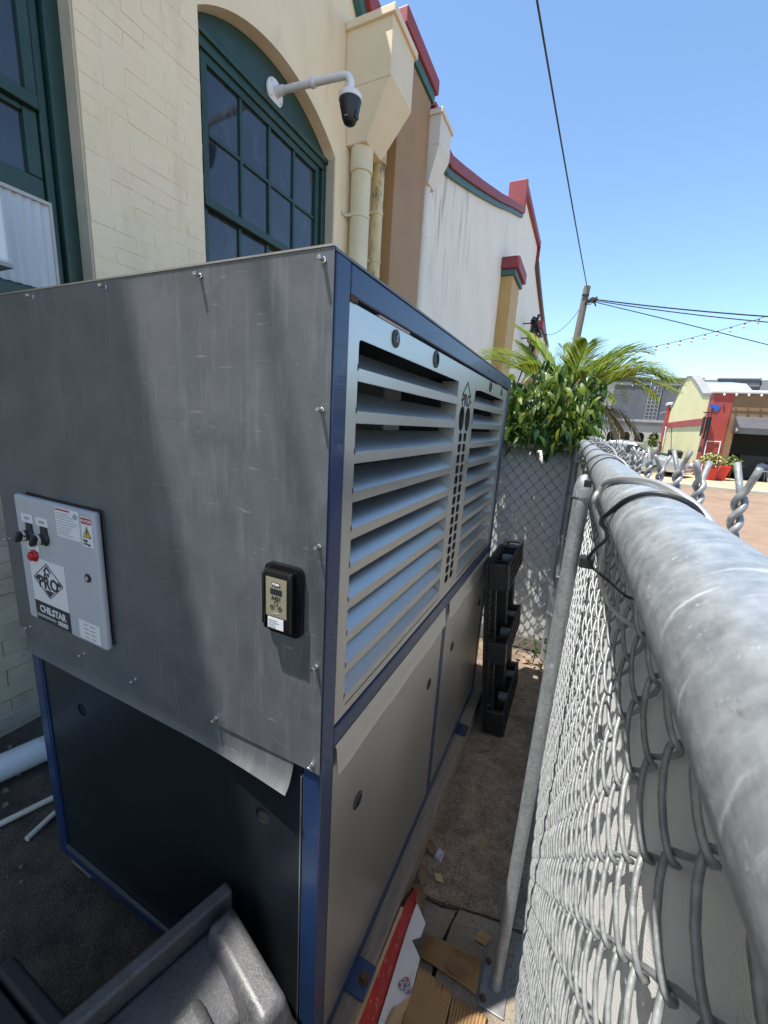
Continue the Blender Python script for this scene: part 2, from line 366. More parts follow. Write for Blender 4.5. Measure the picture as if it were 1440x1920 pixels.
def text(name, s, size, plane, at, mt, parent, depth=.0004, align='CENTER', bold=0, sx=1.0, shear=0):
    cu = bpy.data.curves.new(name, 'FONT'); cu.body = s; cu.size = size; cu.extrude = depth; cu.offset = bold; cu.align_x = align; cu.align_y = 'CENTER'; cu.resolution_u = 2; cu.shear = shear
    me = to_mesh(bpy.data.objects.new(name, cu), mt, name)
    for v in me.vertices: v.co = AX[plane](Vector((v.co.x*sx, v.co.y, v.co.z)), at)
    return obj(name, me, mt, parent)
def rect(a0, a1, b0, b1, r=0, n=4):
    if r <= 0: return [(a0, b0), (a1, b0), (a1, b1), (a0, b1)]
    out = []
    for cx, cy, s in ((a1-r, b0+r, -90), (a1-r, b1-r, 0), (a0+r, b1-r, 90), (a0+r, b0+r, 180)):
        for k in range(n+1):
            a = R(s+90*k/n); out.append((cx+r*math.cos(a), cy+r*math.sin(a)))
    return out
def circ(a, b, r, n=20, ry=None): return [(a+r*math.cos(2*math.pi*k/n), b+(ry or r)*math.sin(2*math.pi*k/n)) for k in range(n)]

# ================================================================== SETTING: ground, road, pavement
g = struct(obj('ground', MB().box(-400, 400, -60, 700, -.5, -.22), groundm)); 
g = struct(obj('road', MB().box(.62, 60, -14, 17.6, -.21, -.145), asphalt))
pv = struct(obj('pavement', MB().box(2.2, 60, 17.75, 22.5, -.21, 0), sidewalk_m))
obj('kerb', MB().box(2.2, 60, 17.6, 17.748, -.205, .003), mat('kerb_stone', (.42, .36, .27), .8, col2=(.5, .44, .34), vs=3), pv, bevel=.02)
for i in range(14):
    x = 2.6+i*1.5
    obj('joint', MB().box(x, x+.02, 17.76, 22.4, .001, .004), soil, pv)
st = struct(obj('side_street', MB().box(-.6, 60, 33.5, 45, -.21, -.142), asphalt))
yard = struct(obj('yard_soil', MB().box(-1.95, .6, 2.45, 24, -.21, -.01), soil))
# alley floor: one big worn slab and the two broken pieces by the cardboard, over dark soil
fl = struct(obj('alley_floor', MB().box(-1.95, .6, -3.5, 2.44, -.2, -.03), soil))
def ragged(pts, amp=.006, step=.04):
    out = []
    for i, p in enumerate(pts):
        q = pts[(i+1) % len(pts)]; d = math.hypot(q[0]-p[0], q[1]-p[1]); k = max(1, int(d/step))
        for j in range(k):
            t = j/k; a = amp if 0 < j else 0
            out.append((p[0]+(q[0]-p[0])*t+random.uniform(-a, a), p[1]+(q[1]-p[1])*t+random.uniform(-a, a)))
    return out
def slab(poly, top, mt, bev=.006, tilt=(0, 0)):
    me = plate('slab', ragged(poly), [], 'XY', (0, 0, top-.03), .06, mt)
    for v in me.vertices: v.co.z += tilt[0]*v.co.x+tilt[1]*v.co.y
    return obj('slab', me, mt, fl, bevel=bev)
slab([(-1.945, .535), (-.06, .535), (.112, .533), (.216, .552), (.336, .578), (.59, .60), (.59, 2.43), (-1.945, 2.43)], 0, concrete)
slab([(.212, .545), (.33, .567), (.59, .59), (.59, .25), (.19, .25), (.197, .45)], -.004, slabm, tilt=(.01, 0))
slab([(.112, .522), (.202, .542), (.184, .45), (.176, .26), (.03, .26), (.05, .522)], -.008, slabm, tilt=(-.01, 0))
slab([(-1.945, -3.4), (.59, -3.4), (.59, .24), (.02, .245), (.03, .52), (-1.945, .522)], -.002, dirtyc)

# ================================================================== NEAR BUILDING (cream brick, arched window)
WX = -1.95
nb = thing('brick_building', 'cream painted brick building with green windows beside the chiller', 'building', (WX, 0, 0))
AC_Y, AC_Z, AR = 2.225, 3.82, None
def arch_pts(y0, y1, zs, za, n=18):
    hw = (y1-y0)/2; rise = za-zs; rad = (hw*hw+rise*rise)/(2*rise); cy = (y0+y1)/2; cz = za-rad
    a0 = math.atan2(zs-cz, hw)
    return [(cy+rad*math.cos(a0+(math.pi-2*a0)*k/n), cz+rad*math.sin(a0+(math.pi-2*a0)*k/n)) for k in range(n+1)]
W2 = (1.5, 2.935)
hole2 = [(W2[0], 1.15), (W2[1], 1.15)]+arch_pts(W2[0], W2[1], 3.80, 4.055)
W1 = (-.62, .822)
hole1 = [(W1[0], 1.62), (W1[1], 1.62)]+arch_pts(W1[0], W1[1], 3.80, 4.055)
par = [(3.84, 5.02), (3.25, 5.04), (2.95, 5.35), (2.55, 5.95), (2.0, 6.4), (1.0, 6.7), (-1.0, 6.85), (-1.0, 7.30), (-9, 7.30)]
outl = [(-9, -.2), (3.84, -.2)]+par
obj('wall', plate('wall', outl, [hole1, hole2], 'YZ', (WX-.15, 0, 0), .3, cream), cream, nb)
obj('roof', MB().box(-12, WX-.31, -9, 3.8, 4.6, 4.8), greylt, nb)
obj('room_back', MB().box(-3.4, -3.35, -3, 3.84, 0, 4.5), dark, nb)
obj('room_floor', MB().box(-3.4, WX-.31, -3, 3.84, .9, 1.0), dark, nb)
def coping(parent, path, xo, h0, h1, mt, name='coping', xi=WX-.36):
    b = MB(); n = len(path); vs = []
    for y, z in path: vs += [(xi, y, z+h0), (xo, y, z+h0), (xo, y, z+h1), (xi, y, z+h1)]
    fs = [(0, 1, 2, 3), tuple((n-1)*4+k for k in (3, 2, 1, 0))]
    for i in range(n-1):
        for k in range(4): fs.append((i*4+k, (i+1)*4+k, (i+1)*4+(k+1) % 4, i*4+(k+1) % 4))
    b.add(vs, fs); return obj(name, b, mt, parent, bevel=.012)
coping(nb, par[:7], WX+.12, .02, .17, red); coping(nb, par[:7], WX+.07, -.12, .018, teal, 'moulding')
coping(nb, [(-1.0, 7.30), (-9, 7.30)], WX+.12, .02, .22, red); coping(nb, [(-1.0, 7.30), (-9, 7.30)], WX+.07, -.12, .018, teal, 'moulding')
# bricks that the paint still shows one by one: the pier between the windows and the wall low down on the left
variants = []
for k in range(5):
    b = MB(); rr = random.Random(k)
    j = lambda a: rr.uniform(-a, a)
    x1 = .5
    b.hexa([(-.5, -.5+j(.01), -.5), (.5+j(.15), -.5+j(.012), -.5+j(.05)), (.5+j(.15), .5+j(.012), -.5+j(.05)), (-.5, .5, -.5)],
           [(-.5, -.5, .5), (.5+j(.15), -.5+j(.012), .5+j(.05)), (.5+j(.15), .5+j(.012), .5+j(.05)), (-.5, .5, .5)])
    me = b.mesh('brick', cream); bm = bmesh.new(); bm.from_mesh(me)
    variants.append(me); bm.free()
variants_lo = []
for me in variants:
    m2 = me.copy(); m2.materials.clear(); m2.materials.append(creamlo); variants_lo.append(m2)
def lay(y0, y1, z0, z1, vs, proud):
    ch = .0755; L = .222; r = 0
    z = z0
    while z < z1-.02:
        y = y0-(L/2 if r % 2 else 0)
        while y < y1-.004:
            gj = .0009 if proud < .004 else .0022; a, c = max(y+gj, y0+.001), min(y+L-gj, y1-.001)
            if c-a > .03:
                o = bpy.data.objects.new('brick', random.choice(vs)); COL.objects.link(o)
                pr = proud*random.uniform(.75, 1.3)
                o.location = (WX-.01+(.01+pr)/2, (a+c)/2, z+ch/2); o.scale = (.01+pr, c-a, ch-(.0026 if proud < .004 else .0035))
                o.rotation_euler = (random.uniform(-.005, .005), random.uniform(-.014, .014), random.uniform(-.006, .006))
                attach(o, nb)
                bv = o.modifiers.new('bevel', 'BEVEL'); bv.width = .0014 if proud < .004 else .003; bv.segments = 3
            y += L
        z += ch; r += 1
lay(W1[1], W2[0], 1.62, 4.02, variants, .0015)
lay(-.75, .80, .02, 1.60, variants_lo, .006)
# rendered base strip and vent low on the wall
ve = obj('vent_grille', MB().box(WX+.002, WX+.02, -.25, .13, .73, .80), mat('rusty_grille', (.06, .045, .03), .8), nb)
for i in range(9): obj('bar', MB().box(WX+.018, WX+.024, -.24+i*.042, -.23+i*.042, .735, .795), soil, ve)
# reveals get a darker rough coat, the jamb shade put into its colour
for (y, z0, z1) in ((W1[1], 1.64, 3.79), (W2[1], 1.17, 3.79)):
    obj('reveal', MB().box(WX-.098, WX-.004, y-.012, y-.002, z0, z1), reveal, nb)
for (a, b_) in (W1, W2):
    z = 1.62 if a == W1[0] else 1.15
    obj('sill', MB().box(WX-.2, WX+.05, a-.03, b_+.03, z-.07, z+.005), cream, nb, bevel=.008)

# ---- windows: frames, arch panel, sashes, muntins, panes
def window_unit(nm, label, y0, y1, zb, zs, za, rows, cols, trans_z, ztop, low_cols):
    t = thing(nm, label, 'window', (WX-.1, (y0+y1)/2, zb))
    X0, X1 = WX-.16, WX-.085
    ap = arch_pts(y0+.002, y1-.002, zs, za-.004)
    obj('arch_panel', plate('arch_panel', [(y0+.002, ztop+.10), (y1-.002, ztop+.10)]+ap, [], 'YZ', (WX-.115, 0, 0), .03, green), green, t)
    fw = .065
    obj('frame_head', MB().box(X0, X1, y0+.002, y1-.002, ztop+.03, ztop+.098), green, t, bevel=.008)
    obj('frame_moulding', MB().box(X0, X1+.02, y0+.002, y1-.002, ztop+.085, ztop+.125), green, t, bevel=.008)
    for yy in (y0+.002, y1-.002-fw): obj('frame_side', MB().box(X0, X1, yy, yy+fw, zb+.006, ztop+.028), green, t, bevel=.008)
    for yy in (y0+.067, y1-.067-.03): obj('stop_bead', MB().box(X0, X1-.03, yy, yy+.03, zb+.006, ztop+.028), green, t, bevel=.006)
    gy0, gy1 = y0+.1, y1-.1
    # upper sash
    sw = .045
    us = obj('upper_sash', MB().box(X0+.02, X1-.018, gy0, gy1, ztop-.02, ztop+.028).box(X0+.02, X1-.018, gy0, gy0+sw, trans_z, ztop-.021).box(X0+.02, X1-.018, gy1-sw, gy1, trans_z, ztop-.021), green, t)
    obj('meeting_rail', MB().box(X0+.01, X1-.012, gy0, gy1, trans_z-.055, trans_z-.001), green, t, bevel=.006)
    zc = [trans_z+(ztop-.02-trans_z)*k/rows for k in range(rows+1)]
    yc = [gy0+sw+(gy1-gy0-2*sw)*k/cols for k in range(cols+1)]
    for k in range(1, cols): obj('muntin', MB().box(X0+.022, X1-.024, yc[k]-.011, yc[k]+.011, trans_z, ztop-.021), green, t)
    for k in range(1, rows):
        for q in range(cols): obj('muntin', MB().box(X0+.023, X1-.025, yc[q]+.011, yc[q+1]-.011, zc[k]-.011, zc[k]+.011), green, t)
    for a in range(rows):
        for q in range(cols):
            p = obj('pane', MB().box(-.002, .002, yc[q]+.001, yc[q+1]-.001, zc[a]+.001, zc[a+1]-.001), glass, None)
            p.location.x += X0+.035; p.rotation_euler = (0, random.uniform(-.006, .006), random.uniform(-.008, .008)); attach(p, t)
    # lower sash
    lz0 = zb+.06
    obj('lower_sash', MB().box(X0+.0, X1-.045, gy0, gy0+sw, lz0, trans_z-.056).box(X0, X1-.045, gy1-sw, gy1, lz0, trans_z-.056).box(X0, X1-.045, gy0, gy1, zb+.006, lz0-.001), green, t)
    yl = [gy0+sw+(gy1-gy0-2*sw)*k/low_cols for k in range(low_cols+1)]
    for k in range(1, low_cols): obj('muntin', MB().box(X0+.003, X1-.048, yl[k]-.011, yl[k]+.011, lz0, trans_z-.056), green, t)
    for q in range(low_cols):
        for (za_, zb_) in ((lz0, (lz0+trans_z)/2-.035), ((lz0+trans_z)/2-.01, trans_z-.06)):
            p = obj('pane', MB().box(-.002, .002, yl[q]+.001, yl[q+1]-.001, za_, zb_), glass, None)
            p.location.x += X0+.012; p.rotation_euler = (0, 0, random.uniform(-.008, .008)); attach(p, t)
    obj('lower_crossbar', MB().box(X0+.002, X1-.049, gy0+sw, gy1-sw, (lz0+trans_z)/2-.035, (lz0+trans_z)/2-.01), green, t)
    return t
window_unit('arched_window', 'green framed arched window with many small dusty panes above the chiller', W2[0], W2[1], 1.155, 3.80, 4.055, 2, 4, 2.93, 3.67, 4)
# left window: double hung sash, air conditioner in its lower part
t = thing('sash_window', 'green double hung window with pleated white panel filling its lower part', 'window', (WX-.1, .2, 1.63))
X0, X1 = WX-.16, WX-.085
for yy in (W1[0]+.002, .745): obj('frame_side', MB().box(X0, X1, yy, yy+.075, 1.63, 3.80), green, t, bevel=.008)
for yy in (W1[0]+.078, .705): obj('stop_bead', MB().box(X0, X1-.03, yy, yy+.035, 1.63, 3.80), green, t, bevel=.006)
obj('arch_panel', plate('arch_panel', [(W1[0]+.002, 3.80), (.82, 3.80)]+arch_pts(W1[0]+.002, .82, 3.802, 4.05), [], 'YZ', (WX-.115, 0, 0), .03, green), green, t)
us = obj('upper_sash', MB().box(X0+.02, X1-.018, -.5, .70, 3.70, 3.79).box(X0+.02, X1-.018, .655, .70, 2.90, 3.699).box(X0+.02, X1-.018, -.5, -.455, 2.90, 3.699).box(X0+.02, X1-.012, -.5, .70, 2.845, 2.899), green, t, bevel=.005)
obj('pane', MB().box(X0+.033, X0+.037, -.455, .655, 2.90, 3.70), glass, t)
obj('lower_sash', MB().box(X0, X1-.04, .645, .70, 2.58, 2.844).box(X0, X1-.04, -.5, -.455, 2.58, 2.844).box(X0, X1-.04, -.5, .70, 2.49, 2.579).box(X0+.002, X1-.041, -.455, .645, 2.82, 2.843), green, t, bevel=.005)
obj('pane', MB().box(X0+.01, X0+.014, -.455, .645, 2.58, 2.82), glass, t)
obj('sill_board', MB().box(X0, X1+.03, -.60, .742, 1.63, 2.085), green, t, bevel=.008)
ac = thing('window_air_conditioner', 'white window air conditioner jutting out of the green sash window', 'air conditioner', (WX+.02, 0, 2.09))
obj('casing', MB().box(WX-.2, WX+.205, -.28, .385, 2.09, 2.485), whitep, ac, bevel=.012)
obj('bottom_tray', MB().box(WX-.1, WX+.215, -.285, .39, 2.075, 2.089), label_g, ac)
for i in range(14): obj('grille_bar', MB().box(WX+.206, WX+.212, -.25+i*.04, -.235+i*.04, 2.12, 2.45), label_g, ac)
b = MB(); n = 17; prof = [(WX-.125+(.012 if k % 2 else 0), .392+k*(.70-.392)/n) for k in range(n+1)]
vs = []; fs = []
for k, (x, y) in enumerate(prof): vs += [(x, y, 2.10), (x, y, 2.475), (x-.003, y, 2.10), (x-.003, y, 2.475)]
for k in range(n): fs += [(4*k, 4*k+4, 4*k+5, 4*k+1), (4*k+2, 4*k+3, 4*k+7, 4*k+6), (4*k+1, 4*k+5, 4*k+7, 4*k+3), (4*k, 4*k+2, 4*k+6, 4*k+4)]
b.add(vs, fs)
cp = obj('pleated_curtain', b, mat('pleat_plastic', (.62, .64, .66), .4), ac)
obj('curtain_frame', MB().box(WX-.13, WX-.105, .388, .712, 2.472, 2.487).box(WX-.13, WX-.105, .700, .712, 2.09, 2.4715), mat('pleat_frame', (.50, .46, .43), .5), ac)

# ---- security camera on its arm
cc = thing('security_camera', 'white arm with black dome security camera on the green arch panel', 'security camera', (-2.0, 2.25, 3.87))
obj('wall_plate', MB().lathe([(.083, 0), (.083, .012), (.078, .018), (.035, .022), (.030, .06), (.027, .09)], (-2.047, 2.25, 3.874), 'x', 28), whitep, cc, smooth=False, bevel=0)
for k in range(4):
    a = R(45+90*k); obj('screw', MB().lathe([(.006, 0), (.005, .004)], (-2.029, 2.25+.065*math.cos(a), 3.874+.065*math.sin(a)), 'x', 8), label_g, cc)
arm = [(-1.97, 2.25, 3.873), (-1.7, 2.25, 3.852), (-1.5, 2.249, 3.834)]+[(-1.45+.06*math.sin(R(a)), 2.248, 3.768+.06*math.cos(R(a))) for a in (0, 20, 40, 60, 80, 90)]+[(-1.39, 2.248, 3.735)]
obj('arm', smooth_by_angle(MB().tube(arm, .0235, 14).mesh('arm', whitep)), whitep, cc)
obj('collar', MB().lathe([(.029, -.016), (.031, -.01), (.031, .01), (.029, .016)], (-1.70, 2.25, 3.852), 'x', 18), whitep, cc)
obj('cap', smooth_by_angle(MB().lathe([(.024, .075), (.03, .06), (.062, .045), (.077, .03), (.078, .0)], (-1.39, 2.248, 3.672), 'z', 28).mesh('cap', whitep)), whitep, cc)
hb = obj('camera_head', smooth_by_angle(MB().lathe([(.072, .0), (.070, -.03), (.060, -.065), (.052, -.10), (.040, -.125), (.02, -.138), (.002, -.14)], (-1.39, 2.248, 3.671), 'z', 28).mesh('camera_head', blackp), 50), blackp, cc)
obj('lens_window', MB().box(-1.352, -1.33, 2.225, 2.271, 3.56, 3.635), mat('lens_glass', (.005, .005, .008), .08), hb, bevel=.006)
obj('badge', MB().box(-1.3995, -1.3805, 2.198, 2.2005, 3.565, 3.58), label_w, hb)

# ---- rainwater hoppers and pipes
def hopper(label, y0, y1, x1, z0, z1, zt, yb0, yb1, xb, mt, grp):
    t = thing('rainwater_hopper', label, 'rain hopper', (WX, (y0+y1)/2, zt), grp)
    b = MB().hexa([(WX+.002, yb0, zt), (xb, yb0, zt), (xb, yb1, zt), (WX+.002, yb1, zt)], [(WX+.002, y0, z0), (x1, y0, z0), (x1, y1, z0), (WX+.002, y1, z0)])
    obj('funnel', b, mt, t, bevel=.006)
    obj('box', MB().box(WX+.002, x1, y0, y1, z0+.001, z1), mt, t, bevel=.006)
    obj('rim', MB().box(WX+.002, x1+.025, y0-.025, y1+.025, z1-.045, z1+.012), mt, t, bevel=.006)
    return t
hopper('large cream rainwater hopper high on the wall beside the security camera', 3.05, 3.50, -1.51, 4.37, 4.82, 3.98, 3.10, 3.40, -1.745, hopm, None)
h2m = mat('hopper_white', (.62, .58, .52), .55, col2=(.70, .66, .60), vs=3); overlay(h2m, (.12, .10, .09), 9, .6, .72, amount=.6)
hopper('smaller off white rainwater hopper where the white gable begins', 4.72, 5.12, -1.68, 4.83, 5.17, 4.46, 4.76, 4.98, -1.80, h2m, None)
def downpipe(label, x, y, r, z0, z1, mt, clips, sock=True):
    t = thing('downpipe', label, 'downpipe', (x, y, z0))
    obj('pipe', smooth_by_angle(MB().tube([(x, y, z0), (x, y, z1)], r, 20).mesh('pipe', mt)), mt, t)
    if sock: obj('socket', smooth_by_angle(MB().lathe([(r+.003, 0), (r+.012, .006), (r+.012, .23), (r+.004, .24)], (x, y, z1-.24), 'z', 20).mesh('socket', mt)), mt, t)
    for z in clips:
        obj('clip', MB().lathe([(r+.002, 0), (r+.006, .002), (r+.006, .03), (r+.002, .032)], (x, y, z), 'z', 20).box(WX+.008, WX+.014, y-r-.07, y-r+.04, z, z+.03).box(WX+.008, x, y-r-.005, y-r+.002, z+.002, z+.028), mt, t)
    return t
downpipe('thick cream downpipe under the large rainwater hopper', -1.845, 3.21, .092, 0, 4.03, pipem, (1.6, 3.42))
downpipe('thin mildewed cream pipe next to the thick downpipe', -1.87, 3.60, .058, 0, 4.30, pipe_old, (1.7, 3.18, 3.62))
downpipe('white downpipe under the smaller hopper beside the brown pilaster', -1.875, 4.86, .062, 0, 4.50, mat('pipe_white', (.66, .62, .56), .5, col2=(.72, .68, .62), vs=4), (2.2, 3.9), False)

# ---- brown pilaster between the two buildings with stepped red caps
pl = thing('brown_pilaster', 'tan brown pilaster between the cream building and the white gable', 'pilaster', (WX, 4.25, 0))
obj('shaft', MB().box(WX-.3, WX+.13, 3.86, 4.72, -.2, 5.26), brown, pl, bevel=.01)
obj('moulding', MB().box(WX-.33, WX+.16, 3.845, 4.76, 5.262, 5.36), teal, pl, bevel=.012)
obj('cap', MB().box(WX-.35, WX+.19, 3.83, 4.80, 5.361, 5.51), red, pl, bevel=.015)
obj('lower_cap', MB().box(WX-.35, WX+.14, 4.842, 5.45, 5.20, 5.36), red, pl, bevel=.012)
obj('lower_moulding', MB().box(WX-.35, WX+.09, 4.842, 5.45, 5.08, 5.199), teal, pl, bevel=.012)
obj('side_strip', MB().box(WX-.29, WX+.06, 4.722, 5.45, -.2, 5.079), white, pl)

# ---- white gabled building
wb = thing('white_gable_building', 'white painted brick building with red and teal curved gable coping', 'building', (WX, 13, 0))
wing = [(5.452, 5.05), (5.75, 5.06), (6.3, 5.22), (7.4, 5.56), (8.9, 6.05), (10.4, 6.58), (11.75, 7.03)]
blockp = [(11.75, 7.03), (11.75, 7.62), (15.3, 7.62), (15.3, 7.0)]
right = [(15.3, 7.0), (16.4, 6.72), (18.3, 6.30), (20.6, 5.85), (22.6, 5.62)]
obj('wall', plate('wall', [(5.452, -.2), (22.6, -.2)]+right[::-1]+blockp[::-1][1:-1]+wing[::-1], [], 'YZ', (WX-.15, 0, 0), .3, white), white, wb)
coping(wb, wing, WX+.10, .07, .22, red); coping(wb, wing, WX+.06, -.02, .068, teal, 'moulding')
coping(wb, [(11.74, 7.62), (15.36, 7.62)], WX+.1, .002, .16, red)
obj('block_end', MB().box(WX-.36, WX+.1, 11.60, 11.738, 7.2, 7.84), red, wb, bevel=.015)
coping(wb, right, WX+.12, .0, .20, mat('coping_brown', (.10, .05, .045), .6)); coping(wb, [(15.36, 7.0), (15.362, 7.62)], WX+.1, 0, .2, red)
obj('roof', MB().box(-14, WX-.31, 5.5, 22.5, 4.4, 4.6), greylt, wb)
obj('end_wall', MB().box(-14, WX-.31, 22.3, 22.6, -.2, 4.4), white, wb)
for y0, y1, zt in ((10.15, 11.2, 5.12), (16.3, 17.3, 5.15)):
    obj('pilaster', MB().box(WX+.002, WX+.28, y0, y1, -.2, zt), tan, wb, bevel=.01)
    obj('pilaster_moulding', MB().box(WX+.002, WX+.34, y0-.06, y1+.06, zt+.001, zt+.13), teal, wb, bevel=.015)
    obj('pilaster_cap', MB().box(WX+.002, WX+.41, y0-.12, y1+.12, zt+.131, zt+.38), red, wb, bevel=.02)
wh = thing('service_bracket', 'black service cables bunched on brackets between the ochre pilasters', 'cable bracket', (WX+.1, 14.4, 3.6))
obj('bracket', MB().tube([(WX, 14.3, 4.55), (WX+.45, 14.3, 4.55)], .02, 6).tube([(WX, 14.3, 5.0), (WX+.45, 14.3, 5.0)], .02, 6).tube([(WX+.3, 14.3, 4.2), (WX+.3, 14.3, 5.2)], .025, 6), cable, wh)
for k in range(5):
    pts = []
    for i in range(15):
        q = i/14; pts.append((WX+.32+.10*math.sin(q*9+k)+.04*k, 14.3+.08*math.cos(q*8+k*2), 5.2-q*1.25+.05*math.sin(q*20+k)))
    obj('cable', MB().tube(pts, .028, 6), cable, wh, smooth=True)
for k in range(3): obj('insulator', MB().lathe([(.04, 0), (.08, .03), (.05, .06), (.08, .09), (.04, .14)], (WX+.30+.1*k, 14.3, 5.0-.15*k), 'z', 10), cable, wh)
obj('drop_cable', MB().tube([(WX+.35, 14.3, 4.0), (WX+.2, 14.2, 3.6), (WX+.05, 14.2, 3.0), (WX+.04, 14.2, 2.0)], .025, 6), cable, wh)

# ================================================================== CHILLER
CL, CW, CH, CB = 1.57, 1.035, 1.81, .10
ch = thing('industrial_chiller', 'grey sheet metal chiller cabinet on a blue frame with louvred side', 'chiller', (-CW/2, CL/2, CB))
P = .042
fr = MB()
for x in (-CW, -P):
    for y in (0, CL-P): obj('frame_post', MB().box(x, x+P, y, y+P, CB, CH), blue, ch, bevel=.003)
for z0, z1, nm in ((CB+.001, CB+.045, 'base_rail'), (.952, .992, 'middle_rail'), (CH-.046, CH-.001, 'top_rail')):
    obj(nm, MB().box(-P+.001, -.0005, P+.001, CL-P-.001, z0, z1), blue, ch, bevel=.003)
    obj(nm, MB().box(-CW+.0005, -CW+P-.001, P+.001, CL-P-.001, z0, z1), blue, ch, bevel=.003)
    obj(nm, MB().box(-CW+P+.001, -P-.001, .0005, P-.001, z0, z1), blue, ch, bevel=.003)
    obj(nm, MB().box(-CW+P+.001, -P-.001, CL-P+.001, CL-.0005, z0, z1), blue, ch, bevel=.003)
obj('mullion', MB().box(-P+.001, -.0008, .772, .812, CB+.046, .951), blue, ch, bevel=.003)
obj('roof_panel', MB().box(-CW-.004, .0, -.002, CL+.002, CH, CH+.004), galv, ch)
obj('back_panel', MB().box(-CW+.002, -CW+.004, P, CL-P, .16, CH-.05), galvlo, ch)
obj('far_panel', MB().box(-CW+P, -P, CL-.006, CL-.003, .16, CH-.05), galv, ch)
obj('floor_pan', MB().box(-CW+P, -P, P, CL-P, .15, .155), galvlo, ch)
# louvred door: plate with two banks of slots, perforated centre strip
DX = -.0045
def sq(y, z, hy, hz): return rect(y-hy, y+hy, z-hz, z+hz, .008, 3)
LB = (.080, .684); RB = (.894, 1.452)
Z0, Z1 = 1.017, 1.709
holes = [rect(LB[0], LB[1], Z0, Z1, .008), rect(RB[0], RB[1], Z0, Z1, .008)]
holes += [circ(.752, 1.603, .031, 24, .039), circ(.826, 1.603, .031, 24, .039)]
for i in range(15):
    z = 1.545-i*.0345
    holes += [sq(.7585, z, .019, .0135), sq(.8145, z, .019, .0135)]
for y in (.221, .464, 1.127): holes.append(circ(y, 1.737, .0105 if y < .3 else .0135, 18))
door = obj('louvre_door', plate('louvre_door', rect(.046, 1.520, .998, 1.757), holes, 'YZ', (DX, 0, 0), .002, silver), silver, ch)
obj('door_fold', MB().box(DX-.02, DX-.0015, .047, .049, 1.0, 1.755).box(DX-.02, DX-.0015, 1.517, 1.519, 1.0, 1.755), silver, ch)
def louvre(y0, y1):
    b = MB(); d = .046; h = .036; t = .0014
    # face band, fold, inclined blade
    b.box(DX-t, DX+.0006, y0+.001, y1-.001, -.0205, 0)
    b.add([(DX+.0006, y0+.001, .0), (DX+.0006, y1-.001, .0), (DX-d, y1-.001, h), (DX-d, y0+.001, h), (DX-t, y0+.001, -.001), (DX-t, y1-.001, -.001), (DX-d, y1-.001, h-t*1.4), (DX-d, y0+.001, h-t*1.4)],
          [(0, 1, 2, 3), (7, 6, 5, 4), (3, 2, 6, 7), (0, 3, 7, 4), (1, 5, 6, 2)])
    return b
for (a, c) in (LB, RB):
    first = None
    for i in range(10):
        z = 1.664-i*.0693
        if first is None:
            first = obj('louvre', louvre(a, c), silver, ch); base = first.location.copy(); first.location.z += z
        else:
            o = dup(first); o.location = (base.x, base.y, base.z+z)
    for yy in (a-.002, c+.0005): obj('slot_cheek', MB().box(DX-.05, DX-.0012, yy, yy+.0015, Z0, Z1), silver, ch)
# little dark relief notches at the foot of every louvre
nm0 = None
for (a, c) in (LB, RB):
    for i in range(10):
        z = 1.664-i*.0693
        if nm0 is None: nm0 = obj('relief_notch', MB().box(DX+.0008, DX+.0014, -.0022, .0012, -.004, .006), rubber, ch); nb_ = nm0.location.copy()
        else: nm0_ = dup(nm0); nm0_.location = (nb_.x, a, nb_.z+z); continue
        nm0.location = (nb_.x, a, nb_.z+z)
# cut logo above the centre strip
ZL = 1.672
logo = obj('cut_logo', MB().box(DX+.0008, DX+.0016, .757, .817, ZL-.0385, ZL-.0382), rubber, ch)
for pts in ([(.735, ZL+.003), (.787, ZL+.045), (.839, ZL+.003)],):
    b = MB()
    for (p, q) in zip(pts[:-1], pts[1:]):
        d = Vector((q[0]-p[0], q[1]-p[1])); nn = Vector((-d.y, d.x)).normalized()*.0032
        b.prism([(p[0]-nn.x, p[1]-nn.y), (q[0]-nn.x, q[1]-nn.y), (q[0]+nn.x, q[1]+nn.y), (p[0]+nn.x, p[1]+nn.y)], DX+.0008, DX+.0016, 'x')
    obj('logo_roof', b, rubber, ch)
text('logo_letters', 'PRO', .052, 'YZ', (DX+.0014, .787, ZL-.012), rubber, ch, bold=.0012)
for s in (-1, 1): obj('logo_eave', MB().prism([(.787+s*.045, ZL-.004), (.787+s*.062, ZL-.011), (.787+s*.058, ZL-.018), (.787+s*.041, ZL-.011)], DX+.0008, DX+.0016, 'x'), rubber, ch)
def latch(y, z, x, r, parent, axis='x', plug=True):
    l_ = obj('latch', smooth_by_angle(MB().lathe([(r, 0), (r+.004, .001), (r+.004, .003), (r, .0045), (r*.78, .0045), (r*.74, .001)], (x, y, z), axis, 24).mesh('latch', blackp)), blackp, parent)
    if plug: obj('latch_slot', MB().box(x+.004, x+.006, y-r*.16, y+r*.16, z-r*.6, z+r*.6), label_g, l_)
    return l_
latch(.221, 1.737, DX, .0125, ch); latch(.464, 1.737, DX, .0165, ch, plug=False); latch(1.127, 1.737, DX, .0165, ch, plug=False); latch(1.37, 1.737, DX, .0105, ch)
obj('gap_strip', MB().box(-.03, -.012, .047, 1.519, 1.758, 1.763), rubber, ch)
obj('gasket_scrap', MB().box(-.012, -.002, .145, .285, 1.7575, 1.762), mat('torn_foam', (.35, .29, .25), .9), ch)
obj('gasket_scrap', MB().box(-.012, -.002, 1.24, 1.36, 1.7575, 1.761), mat('torn_foam', (.35, .29, .25), .9), ch)
obj('rust_patch', MB().box(-.004, .0006, .043, .066, 1.757, 1.768), mat('rust', (.10, .045, .02), .9, col2=(.05, .03, .02), vs=80), ch, bevel=.002)
